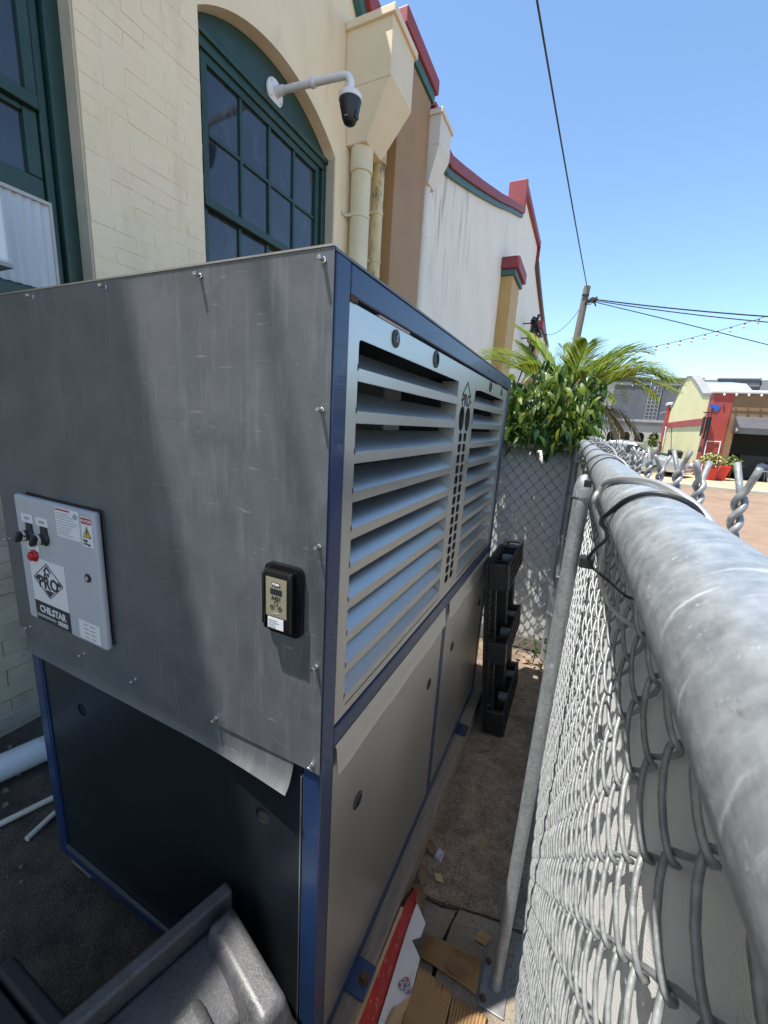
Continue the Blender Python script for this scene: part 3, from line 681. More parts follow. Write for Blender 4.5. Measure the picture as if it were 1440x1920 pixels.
# lower doors with folded top flap and grip holes
for (a, c), lats in (((.046, .770), (.163, .661)), ((.814, 1.524), (.939, 1.429))):
    hs = [circ(y, .707, .0135, 18) for y in lats]
    d = obj('lower_door', plate('lower_door', rect(a, c, CB+.047, .950), hs, 'YZ', (DX+.001, 0, 0), .002, silver), silver, ch)
    for y in lats: latch(y, .707, DX+.001, .0165, d, plug=False)
    b = MB(); n = 14; vs = []; fs = []
    prof = [(-.001, .949), (.003, .944), (.005, .915), (.0075, .892), (.010, .886)]
    for j, (x, z) in enumerate(prof):
        for k in range(n+1):
            wv = .0012*math.sin(k*1.3+a*7)*(j/4); vs.append((x+wv, a+.003+(c-a-.006)*k/n, z))
    for j in range(len(prof)-1):
        for k in range(n): fs.append((j*(n+1)+k, j*(n+1)+k+1, (j+1)*(n+1)+k+1, (j+1)*(n+1)+k))
    fl_ = obj('top_flap', b.add(vs, fs), silver, d, smooth=True)
    so_ = fl_.modifiers.new('thick', 'SOLIDIFY'); so_.thickness = .0012; fl_.modifiers.new('crisp', 'EDGE_SPLIT').split_angle = R(40)
# inside: dim machinery behind the louvres
obj('inner_liner', MB().box(-.93, -.90, .06, 1.5, .98, 1.77), mat('liner', (.035, .037, .04), .6), ch)
obj('inner_deck', MB().box(-.9, -.06, .06, 1.5, .96, .99), mat('liner', (.035, .037, .04), .6), ch)
ft = obj('motor_bracket', MB().box(-.34, -.20, .60, .72, 1.53, 1.70), mat('bracket_grey', (.30, .30, .29), .5, .3), ch, bevel=.008)
obj('motor', smooth_by_angle(MB().lathe([(.02, 0), (.07, .01), (.075, .03), (.075, .14), (.06, .16)], (-.42, .66, 1.61), 'x', 20).mesh('motor', mat('bracket_grey', (.3, .3, .29), .5, .3))), mat('bracket_grey', (.3, .3, .29)), ch)
obj('tank', smooth_by_angle(MB().lathe([(.02, 0), (.16, .02), (.2, .08), (.2, .30), (.16, .36), (.02, .38)], (-.45, .36, .99), 'z', 28).mesh('tank', mat('blue_tank', (.02, .06, .16), .35))), mat('blue_tank', (.02, .06, .16), .35), ch)
obj('manifold', MB().tube([(-.25, .55, 1.2), (-.25, .9, 1.2), (-.25, 1.2, 1.25), (-.3, 1.4, 1.1)], .022, 10).tube([(-.3, .45, 1.32), (-.22, .62, 1.26), (-.2, .66, 1.1)], .012, 8), mat('copper', (.28, .13, .07), .4, .8), ch, smooth=True)
for k, (mt_, pts) in enumerate(((mat('wire_red', (.3, .03, .02), .5), [(-.12, .30, 1.60), (-.11, .24, 1.5), (-.14, .19, 1.42), (-.13, .17, 1.2)]), (mat('wire_green', (.02, .2, .08), .5), [(-.12, .36, 1.62), (-.1, .355, 1.5), (-.11, .33, 1.38), (-.14, .30, 1.2)]), (mat('wire_grey', (.3, .3, .3), .5), [(-.1, .40, 1.45), (-.1, .36, 1.36), (-.12, .30, 1.28), (-.12, .26, 1.16)]))):
    obj('wire', MB().tube(pts, .0022, 6), mt_, ch, smooth=True)
obj('wire_label', MB().box(-.058, -.057, .085, .107, 1.606, 1.622), label_w, ch)
obj('terminal_block', MB().box(-.16, -.12, .46, .60, 1.18, 1.21), mat('terminal', (.28, .25, .18), .5), ch, bevel=.003)

# front: upper galvanised sheet, bent drip lip, dark lower panel
FY = -.0035
gx0 = -1.062
def warp(x, z): return -.0016*math.sin(x*5+1)*math.sin(z*4)-.0012*math.sin(x*11+z*3)
b = MB(); nx, nz = 24, 18; vs = []; fs = []
for j in range(nz+1):
    for i in range(nx+1):
        x = gx0+(0-gx0)*i/nx; z = .930+(CH+.003-.930)*j/nz
        e = min(1, min(i, nx-i)/3, min(j, nz-j)/3); vs.append((x, FY-.002+warp(x, z)*e, z))
for j in range(nz):
    for i in range(nx): fs.append((j*(nx+1)+i, j*(nx+1)+i+1, (j+1)*(nx+1)+i+1, (j+1)*(nx+1)+i))
sh = obj('front_sheet', b.add(vs, fs), galv, ch, smooth=True); sm = sh.modifiers.new('thick', 'SOLIDIFY'); sm.thickness = .0015; sm.offset = 0; sh.modifiers.new('crisp', 'EDGE_SPLIT').split_angle = R(40)
obj('sheet_edge', MB().box(gx0, .001, FY-.004, FY+.004, CH+.0035, CH+.0065), silver, ch)
b = MB(); vs = []; fs = []; n = 30
for k in range(n+1):
    q = k/n; x = -1.045+(-.062+1.045)*q; curl = max(0, (q-.72)/.28)**1.6
    for j in range(7):
        s_ = j/6; out = .0005+(.007*(s_-.80)/.2 if s_ > .8 else 0)+curl*.020*s_**1.5; vs.append((x, FY+.0022-out, .934-.070*s_+curl*.008*s_-.008*(1-q)*s_))
for k in range(n):
    for j in range(6): fs.append((k*7+j, k*7+j+1, (k+1)*7+j+1, (k+1)*7+j))
lip = obj('drip_lip', b.add(vs, fs), galv, ch, smooth=True); sm = lip.modifiers.new('thick', 'SOLIDIFY'); sm.thickness = .0012; lip.modifiers.new('crisp', 'EDGE_SPLIT').split_angle = R(40)
lp_holes = [circ(-.807, .738, .0195, 22), circ(-.148, .742, .0195, 22)]
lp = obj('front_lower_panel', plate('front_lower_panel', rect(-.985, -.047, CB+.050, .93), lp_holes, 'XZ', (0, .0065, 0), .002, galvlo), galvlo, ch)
for x, z in ((-.807, .738), (-.148, .742)):
    obj('grip_cup', MB().lathe([(.0195, .0), (.019, .03)], (x, .0085, z), 'y', 20), mat('black_hole', (.002, .002, .002), .9), lp)
obj('panel_edge', MB().box(-.0465, -.0435, -.001, .009, CB+.05, .90), silver, lp); obj('panel_edge', MB().box(-.985, -.047, -.004, .004, CB+.046, CB+.054), galv, lp)
obj('front_post_cover', MB().box(-CW+P+.0005, -.986, .002, .006, CB+.046, .951), blue, ch)
sc0 = None
for x, z in ((-.262, 1.798), (-.518, 1.800), (-.778, 1.800), (-.017, 1.797), (-.014, 1.592), (-.013, 1.375), (-.012, 1.155), (-.016, .948), (-.264, .944), (-.53, .942), (-.74, .942), (-1.0, .945), (-1.045, 1.2)):
    if sc0 is None:
        sc0 = obj('screw', MB().lathe([(.0046, 0), (.0046, -.0015), (.0033, -.002), (.0033, -.012), (.0027, -.0135)], (0, 0, 0), 'y', 10), chrome, ch); scb = sc0.location.copy()
        s_ = sc0
    else: s_ = dup(sc0)
    s_.location = (scb.x+x, scb.y+FY-.003, scb.z+z)

# control box
cb = obj('control_box', MB().box(-.882, -.543, -.045, FY-.004, 1.010, 1.352), rubber, ch, bevel=.012, seg=3)
BY = -.0455
M_tilt = None
cdoor = obj('box_door', MB().box(-.890, -.548, -.062, BY, 1.006, 1.346), boxg, cb, bevel=.007, seg=3)
FYD = -.0625
def flat(name, x0, x1, z0, z1, mt, parent=cb, k=0): return obj(name, MB().box(x0, x1, FYD-.0006-k*.0005, FYD-k*.0005, z0, z1), mt, parent)
for x, z in ((-.834, 1.290), (-.766, 1.290), (-.822, 1.218)):
    flat('name_tag', x-.027, x+.027, z-.011, z+.011, label_w); flat('tag_print', x-.012, x+.012, z-.003, z+.003, label_g, k=1)
for x, z in ((-.826, 1.248), (-.758, 1.250)):
    kn = obj('selector_switch', MB().lathe([(.019, 0), (.019, -.004), (.014, -.006), (.014, -.014), (.0125, -.016)], (x, FYD, z), 'y', 20).box(x-.014, x+.014, FYD-.004, FYD, z-.008, z+.030), blackp, cb, bevel=.002)
    obj('bezel', smooth_by_angle(MB().lathe([(.0145, -.016), (.0145, -.021), (.011, -.022)], (x, FYD, z), 'y', 20).mesh('bezel', chrome)), chrome, kn)
    hb = MB().box(-.0055, .0055, -.031, -.021, -.016, .016); hb.xf(Matrix.Translation((x, FYD, z)) @ Matrix.Rotation(R(38), 4, 'Y'))
    obj('knob_handle', hb, blackp, kn, bevel=.002)
obj('indicator_lamp', smooth_by_angle(MB().lathe([(.016, 0), (.016, -.004), (.013, -.006), (.012, -.011), (.008, -.014), (.001, -.015)], (-.818, FYD, 1.194), 'y', 20).mesh('lamp', redlens)), redlens, cb)
lk = obj('door_lock', MB().lathe([(.0105, 0), (.0105, -.003), (.006, -.004)], (-.592, FYD, 1.184), 'y', 18), blackp, cb); obj('key_slot', MB().lathe([(.0058, -.004), (.005, -.006)], (-.592, FYD, 1.184), 'y', 12), chrome, lk)
flat('rating_label', -.700, -.604, 1.268, 1.340, label_w)
flat('rating_header', -.697, -.640, 1.333, 1.337, label_r, k=1)
for i in range(9): flat('rating_line', -.696, -.696+random.uniform(.045, .085), 1.274+i*.0064, 1.2755+i*.0064, label_g, k=1)
obj('rating_logo', MB().prism([(-.618, 1.318), (-.607, 1.326), (-.618, 1.334), (-.629, 1.326)], FYD-.0012, FYD-.0006, 'y'), label_g, cb)
flat('danger_label', -.598, -.556, 1.262, 1.332, label_w); flat('danger_band', -.596, -.558, 1.316, 1.330, label_r, k=1)
text('danger_text', 'DANGER', .0092, 'XZ', (-.577, FYD-.0016, 1.323), label_w, cb)
obj('warning_triangle', MB().prism([(-.592, 1.284), (-.562, 1.284), (-.577, 1.311)], FYD-.0011, FYD-.0006, 'y'), label_k, cb)
obj('warning_field', MB().prism([(-.5885, 1.286), (-.5655, 1.286), (-.577, 1.307)], FYD-.0015, FYD-.001, 'y'), label_y, cb)
obj('warning_bolt', MB().prism([(-.578, 1.302), (-.573, 1.302), (-.576, 1.296), (-.573, 1.296), (-.579, 1.287), (-.577, 1.294), (-.580, 1.294)], FYD-.0019, FYD-.0014, 'y'), label_k, cb)
for i, s_ in enumerate(('High', 'Voltage')): text('danger_text', s_, .0085, 'XZ', (-.593, FYD-.0012, 1.277-i*.008), label_k, cb, align='LEFT')
# maker's plate: white field with diamond logo over black band
flat('maker_label', -.848, -.690, 1.068, 1.190, label_w); flat('maker_band', -.848, -.690, 1.012, 1.0675, label_k)
def ring(pts, w_, y0, y1):
    b = MB(); n = len(pts)
    for i in range(n):
        p, q = Vector(pts[i]), Vector(pts[(i+1) % n]); d = (q-p).normalized(); nn = Vector((-d.y, d.x))*w_
        b.prism([tuple(p-nn), tuple(q-nn), tuple(q+nn), tuple(p+nn)], y0, y1, 'y')
    return b
C0 = (-.770, 1.134)
obj('maker_diamond', ring([(C0[0]-.066, C0[1]), (C0[0], C0[1]-.047), (C0[0]+.066, C0[1]), (C0[0], C0[1]+.047)], .0012, FYD-.0012, FYD-.0006), label_k, cb)
for s_ in (-1, 1):
    obj('maker_wing', MB().prism([(C0[0]+s_*.060, C0[1]), (C0[0]+s_*.047, C0[1]+.009), (C0[0]+s_*.040, C0[1]+.003), (C0[0]+s_*.050, C0[1]-.006)], FYD-.0012, FYD-.0006, 'y'), label_k, cb)
obj('maker_peak', MB().prism([(C0[0], C0[1]+.042), (C0[0]-.020, C0[1]+.024), (C0[0]-.012, C0[1]+.024), (C0[0], C0[1]+.034), (C0[0]+.012, C0[1]+.024), (C0[0]+.020, C0[1]+.024)], FYD-.0012, FYD-.0006, 'y'), label_k, cb)
obj('maker_foot', MB().prism([(C0[0]-.022, C0[1]-.026), (C0[0]+.022, C0[1]-.026), (C0[0], C0[1]-.043)], FYD-.0012, FYD-.0006, 'y'), label_k, cb)
text('maker_small_letters', 'A+', .022, 'XZ', (C0[0]-.003, FYD-.0012, C0[1]+.017), label_k, cb, bold=.0005)
text('maker_letters', 'PRO', .046, 'XZ', (C0[0], FYD-.0012, C0[1]-.008), label_k, cb, bold=.0012, sx=1.02)
text('series_letters', 'CHILSTAR', .0265, 'XZ', (-.767, FYD-.0012, 1.047), label_w, cb, bold=.0007)
text('series_small_letters', 'SERIES', .016, 'XZ', (-.724, FYD-.0012, 1.026), label_w, cb, bold=.0004)
flat('series_rule', -.844, -.756, 1.0275, 1.0292, label_w, k=1); flat('series_rule', -.844, -.756, 1.0235, 1.0246, label_w, k=1)
flat('service_label', -.652, -.566, 1.016, 1.066, label_w)
for i in range(4):
    for j in range(2): flat('service_line', -.630+j*.026, -.612+j*.026, 1.022+i*.011, 1.0245+i*.011, label_g, k=1)

cb.location.x -= .046; cb.location.y += .033
# temperature controller in its glossy black frame
tc = obj('temperature_controller', plate('temperature_controller', rect(-.1205, -.0400, 1.200, 1.330, .014, 5), [], 'XZ', (0, FY-.007, 0), .009, blackp), mat('gloss_black', (.008, .008, .009), .15), ch, bevel=.003, seg=3)
tc.data.materials[0] = mat('gloss_black', (.008, .008, .009), .15)
obj('housing', MB().box(-.112, -.052, FY-.026, FY-.0117, 1.212, 1.322), mat('gloss_black', (.008, .008, .009), .15), tc, bevel=.003)
for x in (-.109, -.0545): obj('housing_rib', MB().box(x-.003, x+.003, FY-.029, FY-.0262, 1.222, 1.318), mat('gloss_black', (.008, .008, .009), .15), tc, bevel=.002)
TY = FY-.0265
def tf(name, x0, x1, z0, z1, mt, k=0): return obj(name, MB().box(x0, x1, TY-.0006-k*.0005, TY-k*.0005, z0, z1), mt, tc)
tf('face_plate', -.104, -.0595, 1.240, 1.311, champ); tf('brand_block', -.0905, -.073, 1.296, 1.303, label_k, 1); tf('display', -.094, -.069, 1.281, 1.2915, label_k, 1)
text('brand_text', 'PENN', .006, 'XZ', (-.0818, TY-.0015, 1.2995), label_w, tc)
text('model_text', 'A421', .0095, 'XZ', (-.0815, TY-.0010, 1.2745), label_k, tc, bold=.0002)
for x, z in ((-.0815, 1.2655), (-.090, 1.257), (-.073, 1.257)):
    kb = obj('button', ring([(x+.0038*math.cos(2*math.pi*k/14), z+.0038*math.sin(2*math.pi*k/14)) for k in range(14)], .0005, TY-.0012, TY-.0006), label_k, tc)
for s_, x in ((-1, -.090), (1, -.073)): obj('arrow', MB().prism([(x-.002, 1.257-s_*.0012), (x+.002, 1.257-s_*.0012), (x, 1.257+s_*.0018)], TY-.0012, TY-.0006, 'y'), label_k, tc)
tf('small_text', -.088, -.076, 1.2455, 1.247, label_g, 1)
tf('data_label', -.100, -.066, 1.217, 1.2375, label_w)
for i in range(4): tf('data_line', -.098, -.098+random.uniform(.012, .028), 1.2195+i*.0042, 1.221+i*.0042, label_g, 1)

# feet brackets bolted to the timber bearers
for y in (.19, 1.23):
    fb = obj('foot_bracket', MB().box(-.03, .052, y-.04, y+.04, CB-.0005, CB+.006), blue, ch, bevel=.003)
    obj('bolt', MB().lathe([(.016, 0), (.016, .003), (.010, .0035), (.010, .012), (.009, .014)], (.032, y, CB+.006), 'z', 6), mat('rusty_bolt', (.09, .045, .025), .8), fb)
for nm_, x0, x1, lb in (('timber_bearer', -.075, .046, 'grey weathered timber bearer under the louvred side of the chiller'), ('timber_bearer', -CW-.01, -CW+.1, 'grey weathered timber bearer under the wall side of the chiller')):
    tag(obj(nm_, MB().box(x0, x1, .03, CL+.06, .0015, CB-.001), timber, bevel=.005), lb, 'timber')

# ================================================================== CHAIN-LINK FENCE along the alley
FA = R(.75); F0 = Vector((.398, -.53, 0)); RZ, RR = 1.525, .0223
fe = thing('chain_link_fence', 'galvanised chain link fence with round top rail running beside the chiller', 'fence', F0, rz=FA)
MF = Matrix.Translation(F0) @ Matrix.Rotation(FA, 4, 'Z')
def fobj(name, mb, mt, parent=fe, smooth=False, bevel=0):
    o = obj(name, mb, mt, None, smooth, bevel); o.parent = parent          # local coordinates of the fence
    return o
FEND = 2.84
def shade(mb, nm, mt, deg=40): return smooth_by_angle(mb.mesh(nm, mt), deg)
fobj('top_rail', shade(MB().tube([(0, -.6+.05*i, RZ+.0006*math.sin(i*.9)) for i in range(int((FEND+.6)/.05)+1)], RR, 40), 'top_rail', pipeg), pipeg)
PW, PH = .072, .086
XM = RR+.0080; WR = .0021
ZT = RZ+.006
def wire_pts(phase):
    pts = []; z = ZT-(PH/2 if phase else 0); side = 0
    # zigzag downwards; bends alternate left/right column, strand sits in front going one way and behind going back
    verts = []
    zz = ZT; s_ = phase
    while zz > .05: verts.append((s_, zz)); zz -= PH/2; s_ = 1-s_
    am = .0062; ov = .0034
    for i, (s0, z0) in enumerate(verts[:-1]):
        s1, z1 = verts[i+1]; xo = am if s1 > s0 else -am
        y0 = s0*PW/2; y1 = s1*PW/2
        y0 += -ov if s0 == 0 else ov; y1 += -ov if s1 == 0 else ov
        for q in (.06, .14, .26, .5, .74, .86, .94):
            e = q
            pts.append((XM+xo*(math.sin(math.pi*q)**.55), y0+(y1-y0)*(.5-.5*math.cos(math.pi*q) if False else q), z0+(z1-z0)*q))
        pts.append((XM, y1, z1))
    return pts
wm = []
for ph in (0, 1):
    me = MB().tube(wire_pts(ph), WR, 7).mesh('wire', wirem, True); wm.append(me)
nw = int((FEND+.35)/(PW/2))
for i in range(nw):
    o = bpy.data.objects.new('wire', wm[i % 2]); COL.objects.link(o); o.parent = fe
    o.location = (random.uniform(-.0006, .0006), -.35+i*PW/2, random.uniform(-.002, .002))
# twisted barbs on the top selvage, one at every second column
def twist(seed):
    rr = random.Random(seed); b = MB(); h = .030; n = 18
    for s_ in (0, 1):
        pts = []
        for i in range(n+1):
            q = i/n; a = math.pi*s_+q*math.pi*2.8; r = .0025
            pts.append((r*math.cos(a), r*math.sin(a), q*h))
        a = math.pi*s_+math.pi*2.8
        d = Vector((math.cos(a)*.55, math.sin(a)*.55, 1.0)).normalized(); p = Vector(pts[-1])
        pts += [tuple(p+d*.004), tuple(p+d*.009), tuple(p+d*(.015+rr.uniform(0, .003)))]
        # the strand below comes in diagonally from its own wire
        pts = [(0, (.018 if s_ else -.018), -.022), (.001, (.006 if s_ else -.006), -.006)]+pts
        b.tube(pts, WR*1.02, 8)
    return b.mesh('twisted_barb', wirem, True)
tms = [twist(k) for k in range(3)]
for i in range(0, nw, 2):
    o = bpy.data.objects.new('twisted_barb', tms[i % 3]); COL.objects.link(o); o.parent = fe
    o.scale = (random.uniform(.78, .9), random.uniform(.78, .9), random.uniform(.72, .92)); o.location = (XM+.001, -.35+(i+1)*PW/2, ZT-.002); o.rotation_euler = (random.uniform(-.06, .06), random.uniform(-.06, .12), random.uniform(0, 6.28))
# line post with dome cap and base plate, terminal post at the corner
def post(y, x, r, z1, dx=0, name='post'):
    o = fobj(name, shade(MB().tube([(x, y, .004), (x+dx*.5, y, z1*.5), (x+dx, y, z1)], r, 24), name, pipeg), pipeg)
    c = fobj('post_cap', shade(MB().lathe([(r+.002, -.02), (r+.002, .0), (r*.9, .014), (r*.6, .024), (r*.15, .028)], (x+dx, y, z1), 'z', 24), 'post_cap', pipeg), pipeg)
    return o
PY = .935
post(PY, -.030, .0162, 1.470, .010)
fobj('base_plate', MB().box(-.070, .004, PY-.062, PY+.062, .001, .007), mat('dull_plate', (.16, .165, .17), .55, .4, col2=(.24, .245, .25), vs=40), bevel=.003)
for x, y in ((-.058, PY-.045), (-.058, PY+.045)): fobj('anchor_bolt', MB().lathe([(.010, 0), (.010, .002), (.0065, .0025), (.0065, .009)], (x, y, .007), 'z', 6), mat('rusty_bolt', (.09, .045, .025), .8))
post(FEND-.01, -.028, .024, 1.50, 0, 'corner_post')
for z in (.35, .62, .9, 1.18, 1.40):
    fobj('tension_band', MB().lathe([(.025, 0), (.028, .001), (.028, .021), (.025, .022)], (-.028, FEND-.01, z), 'z', 20).box(-.028, .0, FEND-.06, FEND-.03, z+.003, z+.019), pipeg)
fobj('tension_bar', MB().box(.0, .004, FEND-.085, FEND-.068, .1, 1.46), pipeg)
fobj('bottom_wire', MB().tube([(XM, -.4, .06), (XM, FEND, .06)], .002, 6), wirem)

# white woven screen hung on the street side of the fence, slack and slightly wavy
def screen_mesh(p0, p1, z0, z1, amp, nx=60, nz=14, seed=1):
    rr = random.Random(seed); b = MB(); p0 = Vector(p0); p1 = Vector(p1); d = (p1-p0); nrm = Vector((d.y, -d.x, 0)).normalized(); vs = []; fs = []
    for j in range(nz+1):
        for i in range(nx+1):
            q = i/nx; s_ = j/nz
            wv = amp*(math.sin(q*23+s_*2)+.6*math.sin(q*51+1.3+s_*4))*(.3+.7*math.sin(math.pi*s_))
            p = p0+d*q+nrm*wv; vs.append((p.x, p.y, z0+(z1-z0)*s_))
    for j in range(nz):
        for i in range(nx): fs.append((j*(nx+1)+i, j*(nx+1)+i+1, (j+1)*(nx+1)+i+1, (j+1)*(nx+1)+i))
    return b.add(vs, fs)
a0 = MF @ Vector((XM+.012, -.45, 0)); a1 = MF @ Vector((XM+.012, FEND+.02, 0))
o = tag(obj('privacy_screen', screen_mesh(a0, a1, .03, 1.492, .0022), screen, smooth=True), 'white woven privacy screen hung behind the chain link beside the chiller', 'privacy screen')
so_ = o.modifiers.new('thick', 'SOLIDIFY'); so_.thickness = .0012
o['kind'] = 'thing'

# cross fence closing the alley
CE = MF @ Vector((-.028, FEND-.01, 0)); CYF = CE.y+.035
cf = thing('cross_fence', 'chain link fence panel closing the far end of the alley', 'fence', (-.8, CYF, 0))
obj('top_rail', shade(MB().tube([(-1.93, CYF-.02, 1.485), (CE.x-.033, CYF-.034, 1.485)], .0195, 20), 'top_rail', pipeg), pipeg, cf)
obj('end_post', shade(MB().tube([(-1.90, CYF-.02, -.0), (-1.90, CYF-.02, 1.53)], .026, 16), 'end_post', pipeg), pipeg, cf)
cwm = []
for ph in (0, 1):
    pts = [(y_, x_, z_-.05) for x_, y_, z_ in wire_pts(ph)]
    pts = [(x_, (y_-XM), z_) for x_, y_, z_ in pts]
    cwm.append(MB().tube(pts[::1], .0019, 5).mesh('wire', wirem, True))
k = 0; x = CE.x-.05-PW/2
while x > -1.88:
    o = bpy.data.objects.new('wire', cwm[k % 2]); COL.objects.link(o); o.location = (x, CYF-.008, 0); attach(o, cf); k += 1; x -= PW/2
o = tag(obj('privacy_board', screen_mesh((-1.9, CYF+.03, 0), (CE.x+.03, CYF+.03, 0), .02, 1.455, .004, seed=4), mat('white_board', (.55, .55, .54), .55, col2=(.62, .62, .61), vs=3), smooth=True), 'white screen hung behind the chain link at the end of the alley', 'privacy screen')
so_ = o.modifiers.new('thick', 'SOLIDIFY'); so_.thickness = .002

# wire and cable ties around the rail (angles around the rail: 0 = street side, 90 = top, 180 = alley side)
def railp(y, ang, r): return tuple(MF @ Vector((r*math.cos(R(ang)), y, RZ+r*math.sin(R(ang)))))
def smoothpath(pts, n=6):
    P_ = [Vector(p) for p in pts]; out = []
    for i in range(len(P_)-1):
        p0 = P_[max(i-1, 0)]; p1 = P_[i]; p2 = P_[i+1]; p3 = P_[min(i+2, len(P_)-1)]
        for k in range(n):
            t_ = k/n; out.append(.5*((2*p1)+(-p0+p2)*t_+(2*p0-5*p1+4*p2-p3)*t_*t_+(-p0+3*p1-3*p2+p3)*t_**3))
    return out+[P_[-1]]
p1 = [(.440, -.07, 1.380), (.414, -.07, 1.393), (.397, -.07, 1.408), (.385, -.08, 1.438), (.379, -.10, 1.482), railp(.405, 195, .0275), railp(.405, 165, .0252), railp(.398, 143, .0250), railp(.36, 115, .0250), railp(.325, 82, .0252), railp(.292, 50, .0256), railp(.268, 22, .0262), railp(.25, -10, .029)]
tag(obj('tie_wire', shade(MB().tube(smoothpath(p1, 8), .0024, 8), 'tie_wire', alum), alum), 'thick dull aluminium tie wire bent over the top rail above the black cable tie head', 'tie wire')
for (ya, yb, hgt, lb) in ((.80, .62, .0, 'thin aluminium tie wire looped over the rail next to the post top'), (1.15, .86, .012, 'wide aluminium wire loop arching over the rail past the post'), (1.9, 1.72, .004, 'small aluminium tie wire around the rail close to the corner post')):
    p1 = [railp(ya, 200, .027)]+[railp(ya+(yb-ya)*k/8, 180-k*24, .0255+hgt*math.sin(math.pi*k/8)) for k in range(9)]
    tag(obj('tie_wire', shade(MB().tube(smoothpath(p1, 6), .0019, 7), 'tie_wire', alum), alum), lb, 'tie wire')
def strap(y, w_, ang0, ang1, slant):
    b = MB(); vs = []; fs = []; n = 40
    for k in range(n+1):
        a = ang0+(ang1-ang0)*k/n; yy = y+slant*math.sin(R(a))
        for (dr, dy) in ((RR+.0006, -w_), (RR+.0006, w_), (RR+.0020, w_), (RR+.0020, -w_)): vs.append(railp(yy+dy, a, dr))
    for k in range(n):
        for j in range(4): fs.append((k*4+j, k*4+(j+1) % 4, (k+1)*4+(j+1) % 4, (k+1)*4+j))
    return b.add(vs, fs+[(0, 1, 2, 3), (n*4+3, n*4+2, n*4+1, n*4)])
zt = thing('cable_tie', 'black cable tie with a square head hanging beside the top rail', 'cable tie', railp(.30, 180, .04))
hp = Vector((.369, -.10, 1.456))
obj('head', MB().box(hp.x-.006, hp.x+.006, hp.y-.006, hp.y+.006, hp.z-.0055, hp.z+.0055), blackp, zt, bevel=.0012)
obj('strap', MB().tube(smoothpath([hp, Vector((.373, -.12, 1.474)), Vector((.378, -.17, 1.500)), Vector(railp(.315, 192, .0262)), Vector(railp(.292, 165, .0242)), Vector(railp(.28, 130, .0240)), Vector(railp(.272, 95, .0240)), Vector(railp(.27, 50, .0240)), Vector(railp(.275, 0, .0245)), Vector(railp(.30, -60, .032)), Vector((.412, -.12, 1.435)), Vector((.390, -.105, 1.443)), hp], 8), .0016, 6), blackp, zt, smooth=True)  # over the rail the black strap stands in for the tie wire's shadow
for y, a0_, a1_, sl_, lb in ((.66, -60, 240, .004, 'black cable tie pulled tight around rail and post top'), (1.02, -60, 240, .0, 'black cable tie around the rail just beyond the line post'), (1.42, -60, 240, .003, 'black cable tie around the rail halfway to the corner post')):
    z_ = thing('cable_tie', lb, 'cable tie', railp(y, -90, .03)); obj('strap', strap(y, .0026, a0_, a1_, sl_), blackp, z_)
    hp = Vector(railp(y, 215, RR+.006)); obj('head', MB().box(hp.x-.006, hp.x+.004, hp.y-.006, hp.y+.006, hp.z-.005, hp.z+.005), blackp, z_, bevel=.001)

# ================================================================== BLACK PLASTIC PALLET standing on its edge, leaning on the chiller
pa = thing('plastic_pallet', 'black plastic pallet standing on edge against the end of the chiller', 'pallet', (.15, 1.65, 0))
PL0, PL1, PT, PHT = 1.385, 1.93, .115, .93
TL = Matrix.Translation((.095, 0, .004)) @ Matrix.Rotation(-R(5.2), 4, 'Y')
def pobj(name, mb, bevel=0, smooth=False, parent=pa, mt=palm_black):
    mb.xf(TL); return obj(name, mb, mt, parent, smooth, bevel)
def grid(y0, y1, z0, z1, x0, x1, ny, nz, bar=.006):
    b = MB()
    b.box(x0, x1, y0, y0+bar*1.6, z0, z1).box(x0, x1, y1-bar*1.6, y1, z0, z1)
    for k in range(nz+1):
        z = z0+(z1-z0-bar)*k/nz; b.box(x0+.0003, x1-.0003, y0+bar*1.6, y1-bar*1.6, z, z+bar)
    for k in range(1, ny):
        y = y0+(y1-y0-bar)*k/ny; b.box(x0+.0006, x1-.0006, y, y+bar, z0+.001, z1-.001)
    return b
pobj('deck_grid', grid(PL0, PL1, .0, PHT, .0, .018, 12, 26))
for k, (z0, z1) in enumerate(((.0, .135), (.405, .520), (.80, PHT))):
    pobj('runner_face', grid(PL0+.03, PL1, z0, z1, PT-.012, PT, 11, 3, .005))
    pobj('runner_end', MB().box(.018, PT, PL0, PL0+.028, z0, z1), bevel=.006)
    pobj('runner_end', MB().box(.018, PT, PL1-.028, PL1, z0+.002, z1-.002).box(.02, .03, PL0+.028, PL1-.028, z0+.003, z1-.003), bevel=.004)
    for q in range(7): y = PL0+.09+q*(PL1-PL0-.14)/6; pobj('runner_rib', MB().box(.019, PT-.012, y, y+.006, z0+.004, z1-.004))
    for y in (PL0+.17, PL0+.40):
        cup = MB().lathe([(.026, 0), (.028, .002), (.028, .045), (.024, .047), (.022, .005)], (0, 0, 0), 'x', 16); cup.xf(Matrix.Translation((.058, y, z1-.018)))
        pobj('foot_cup', cup, smooth=False, mt=mat('pallet_highlight_grey', (.10, .10, .10), .4))  # lighter grey paints the highlights on the cups
for (z0, z1) in ((.136, .404), (.521, .799)):
    b = MB().box(.020, .028, PL0+.004, PL0+.02, z0, z1).box(.05, .058, PL0+.004, PL0+.02, z0, z1)
    for q in range(8): b.box(.0285, .0495, PL0+.006, PL0+.012, z0+.01+q*(z1-z0-.02)/8, z0+.018+q*(z1-z0-.02)/8)
    pobj('end_slot_bars', b)
    for y in (PL0+.22, PL0+.45): pobj('block', grid(y, y+.07, z0, z1, .018, .075, 3, 5, .006))

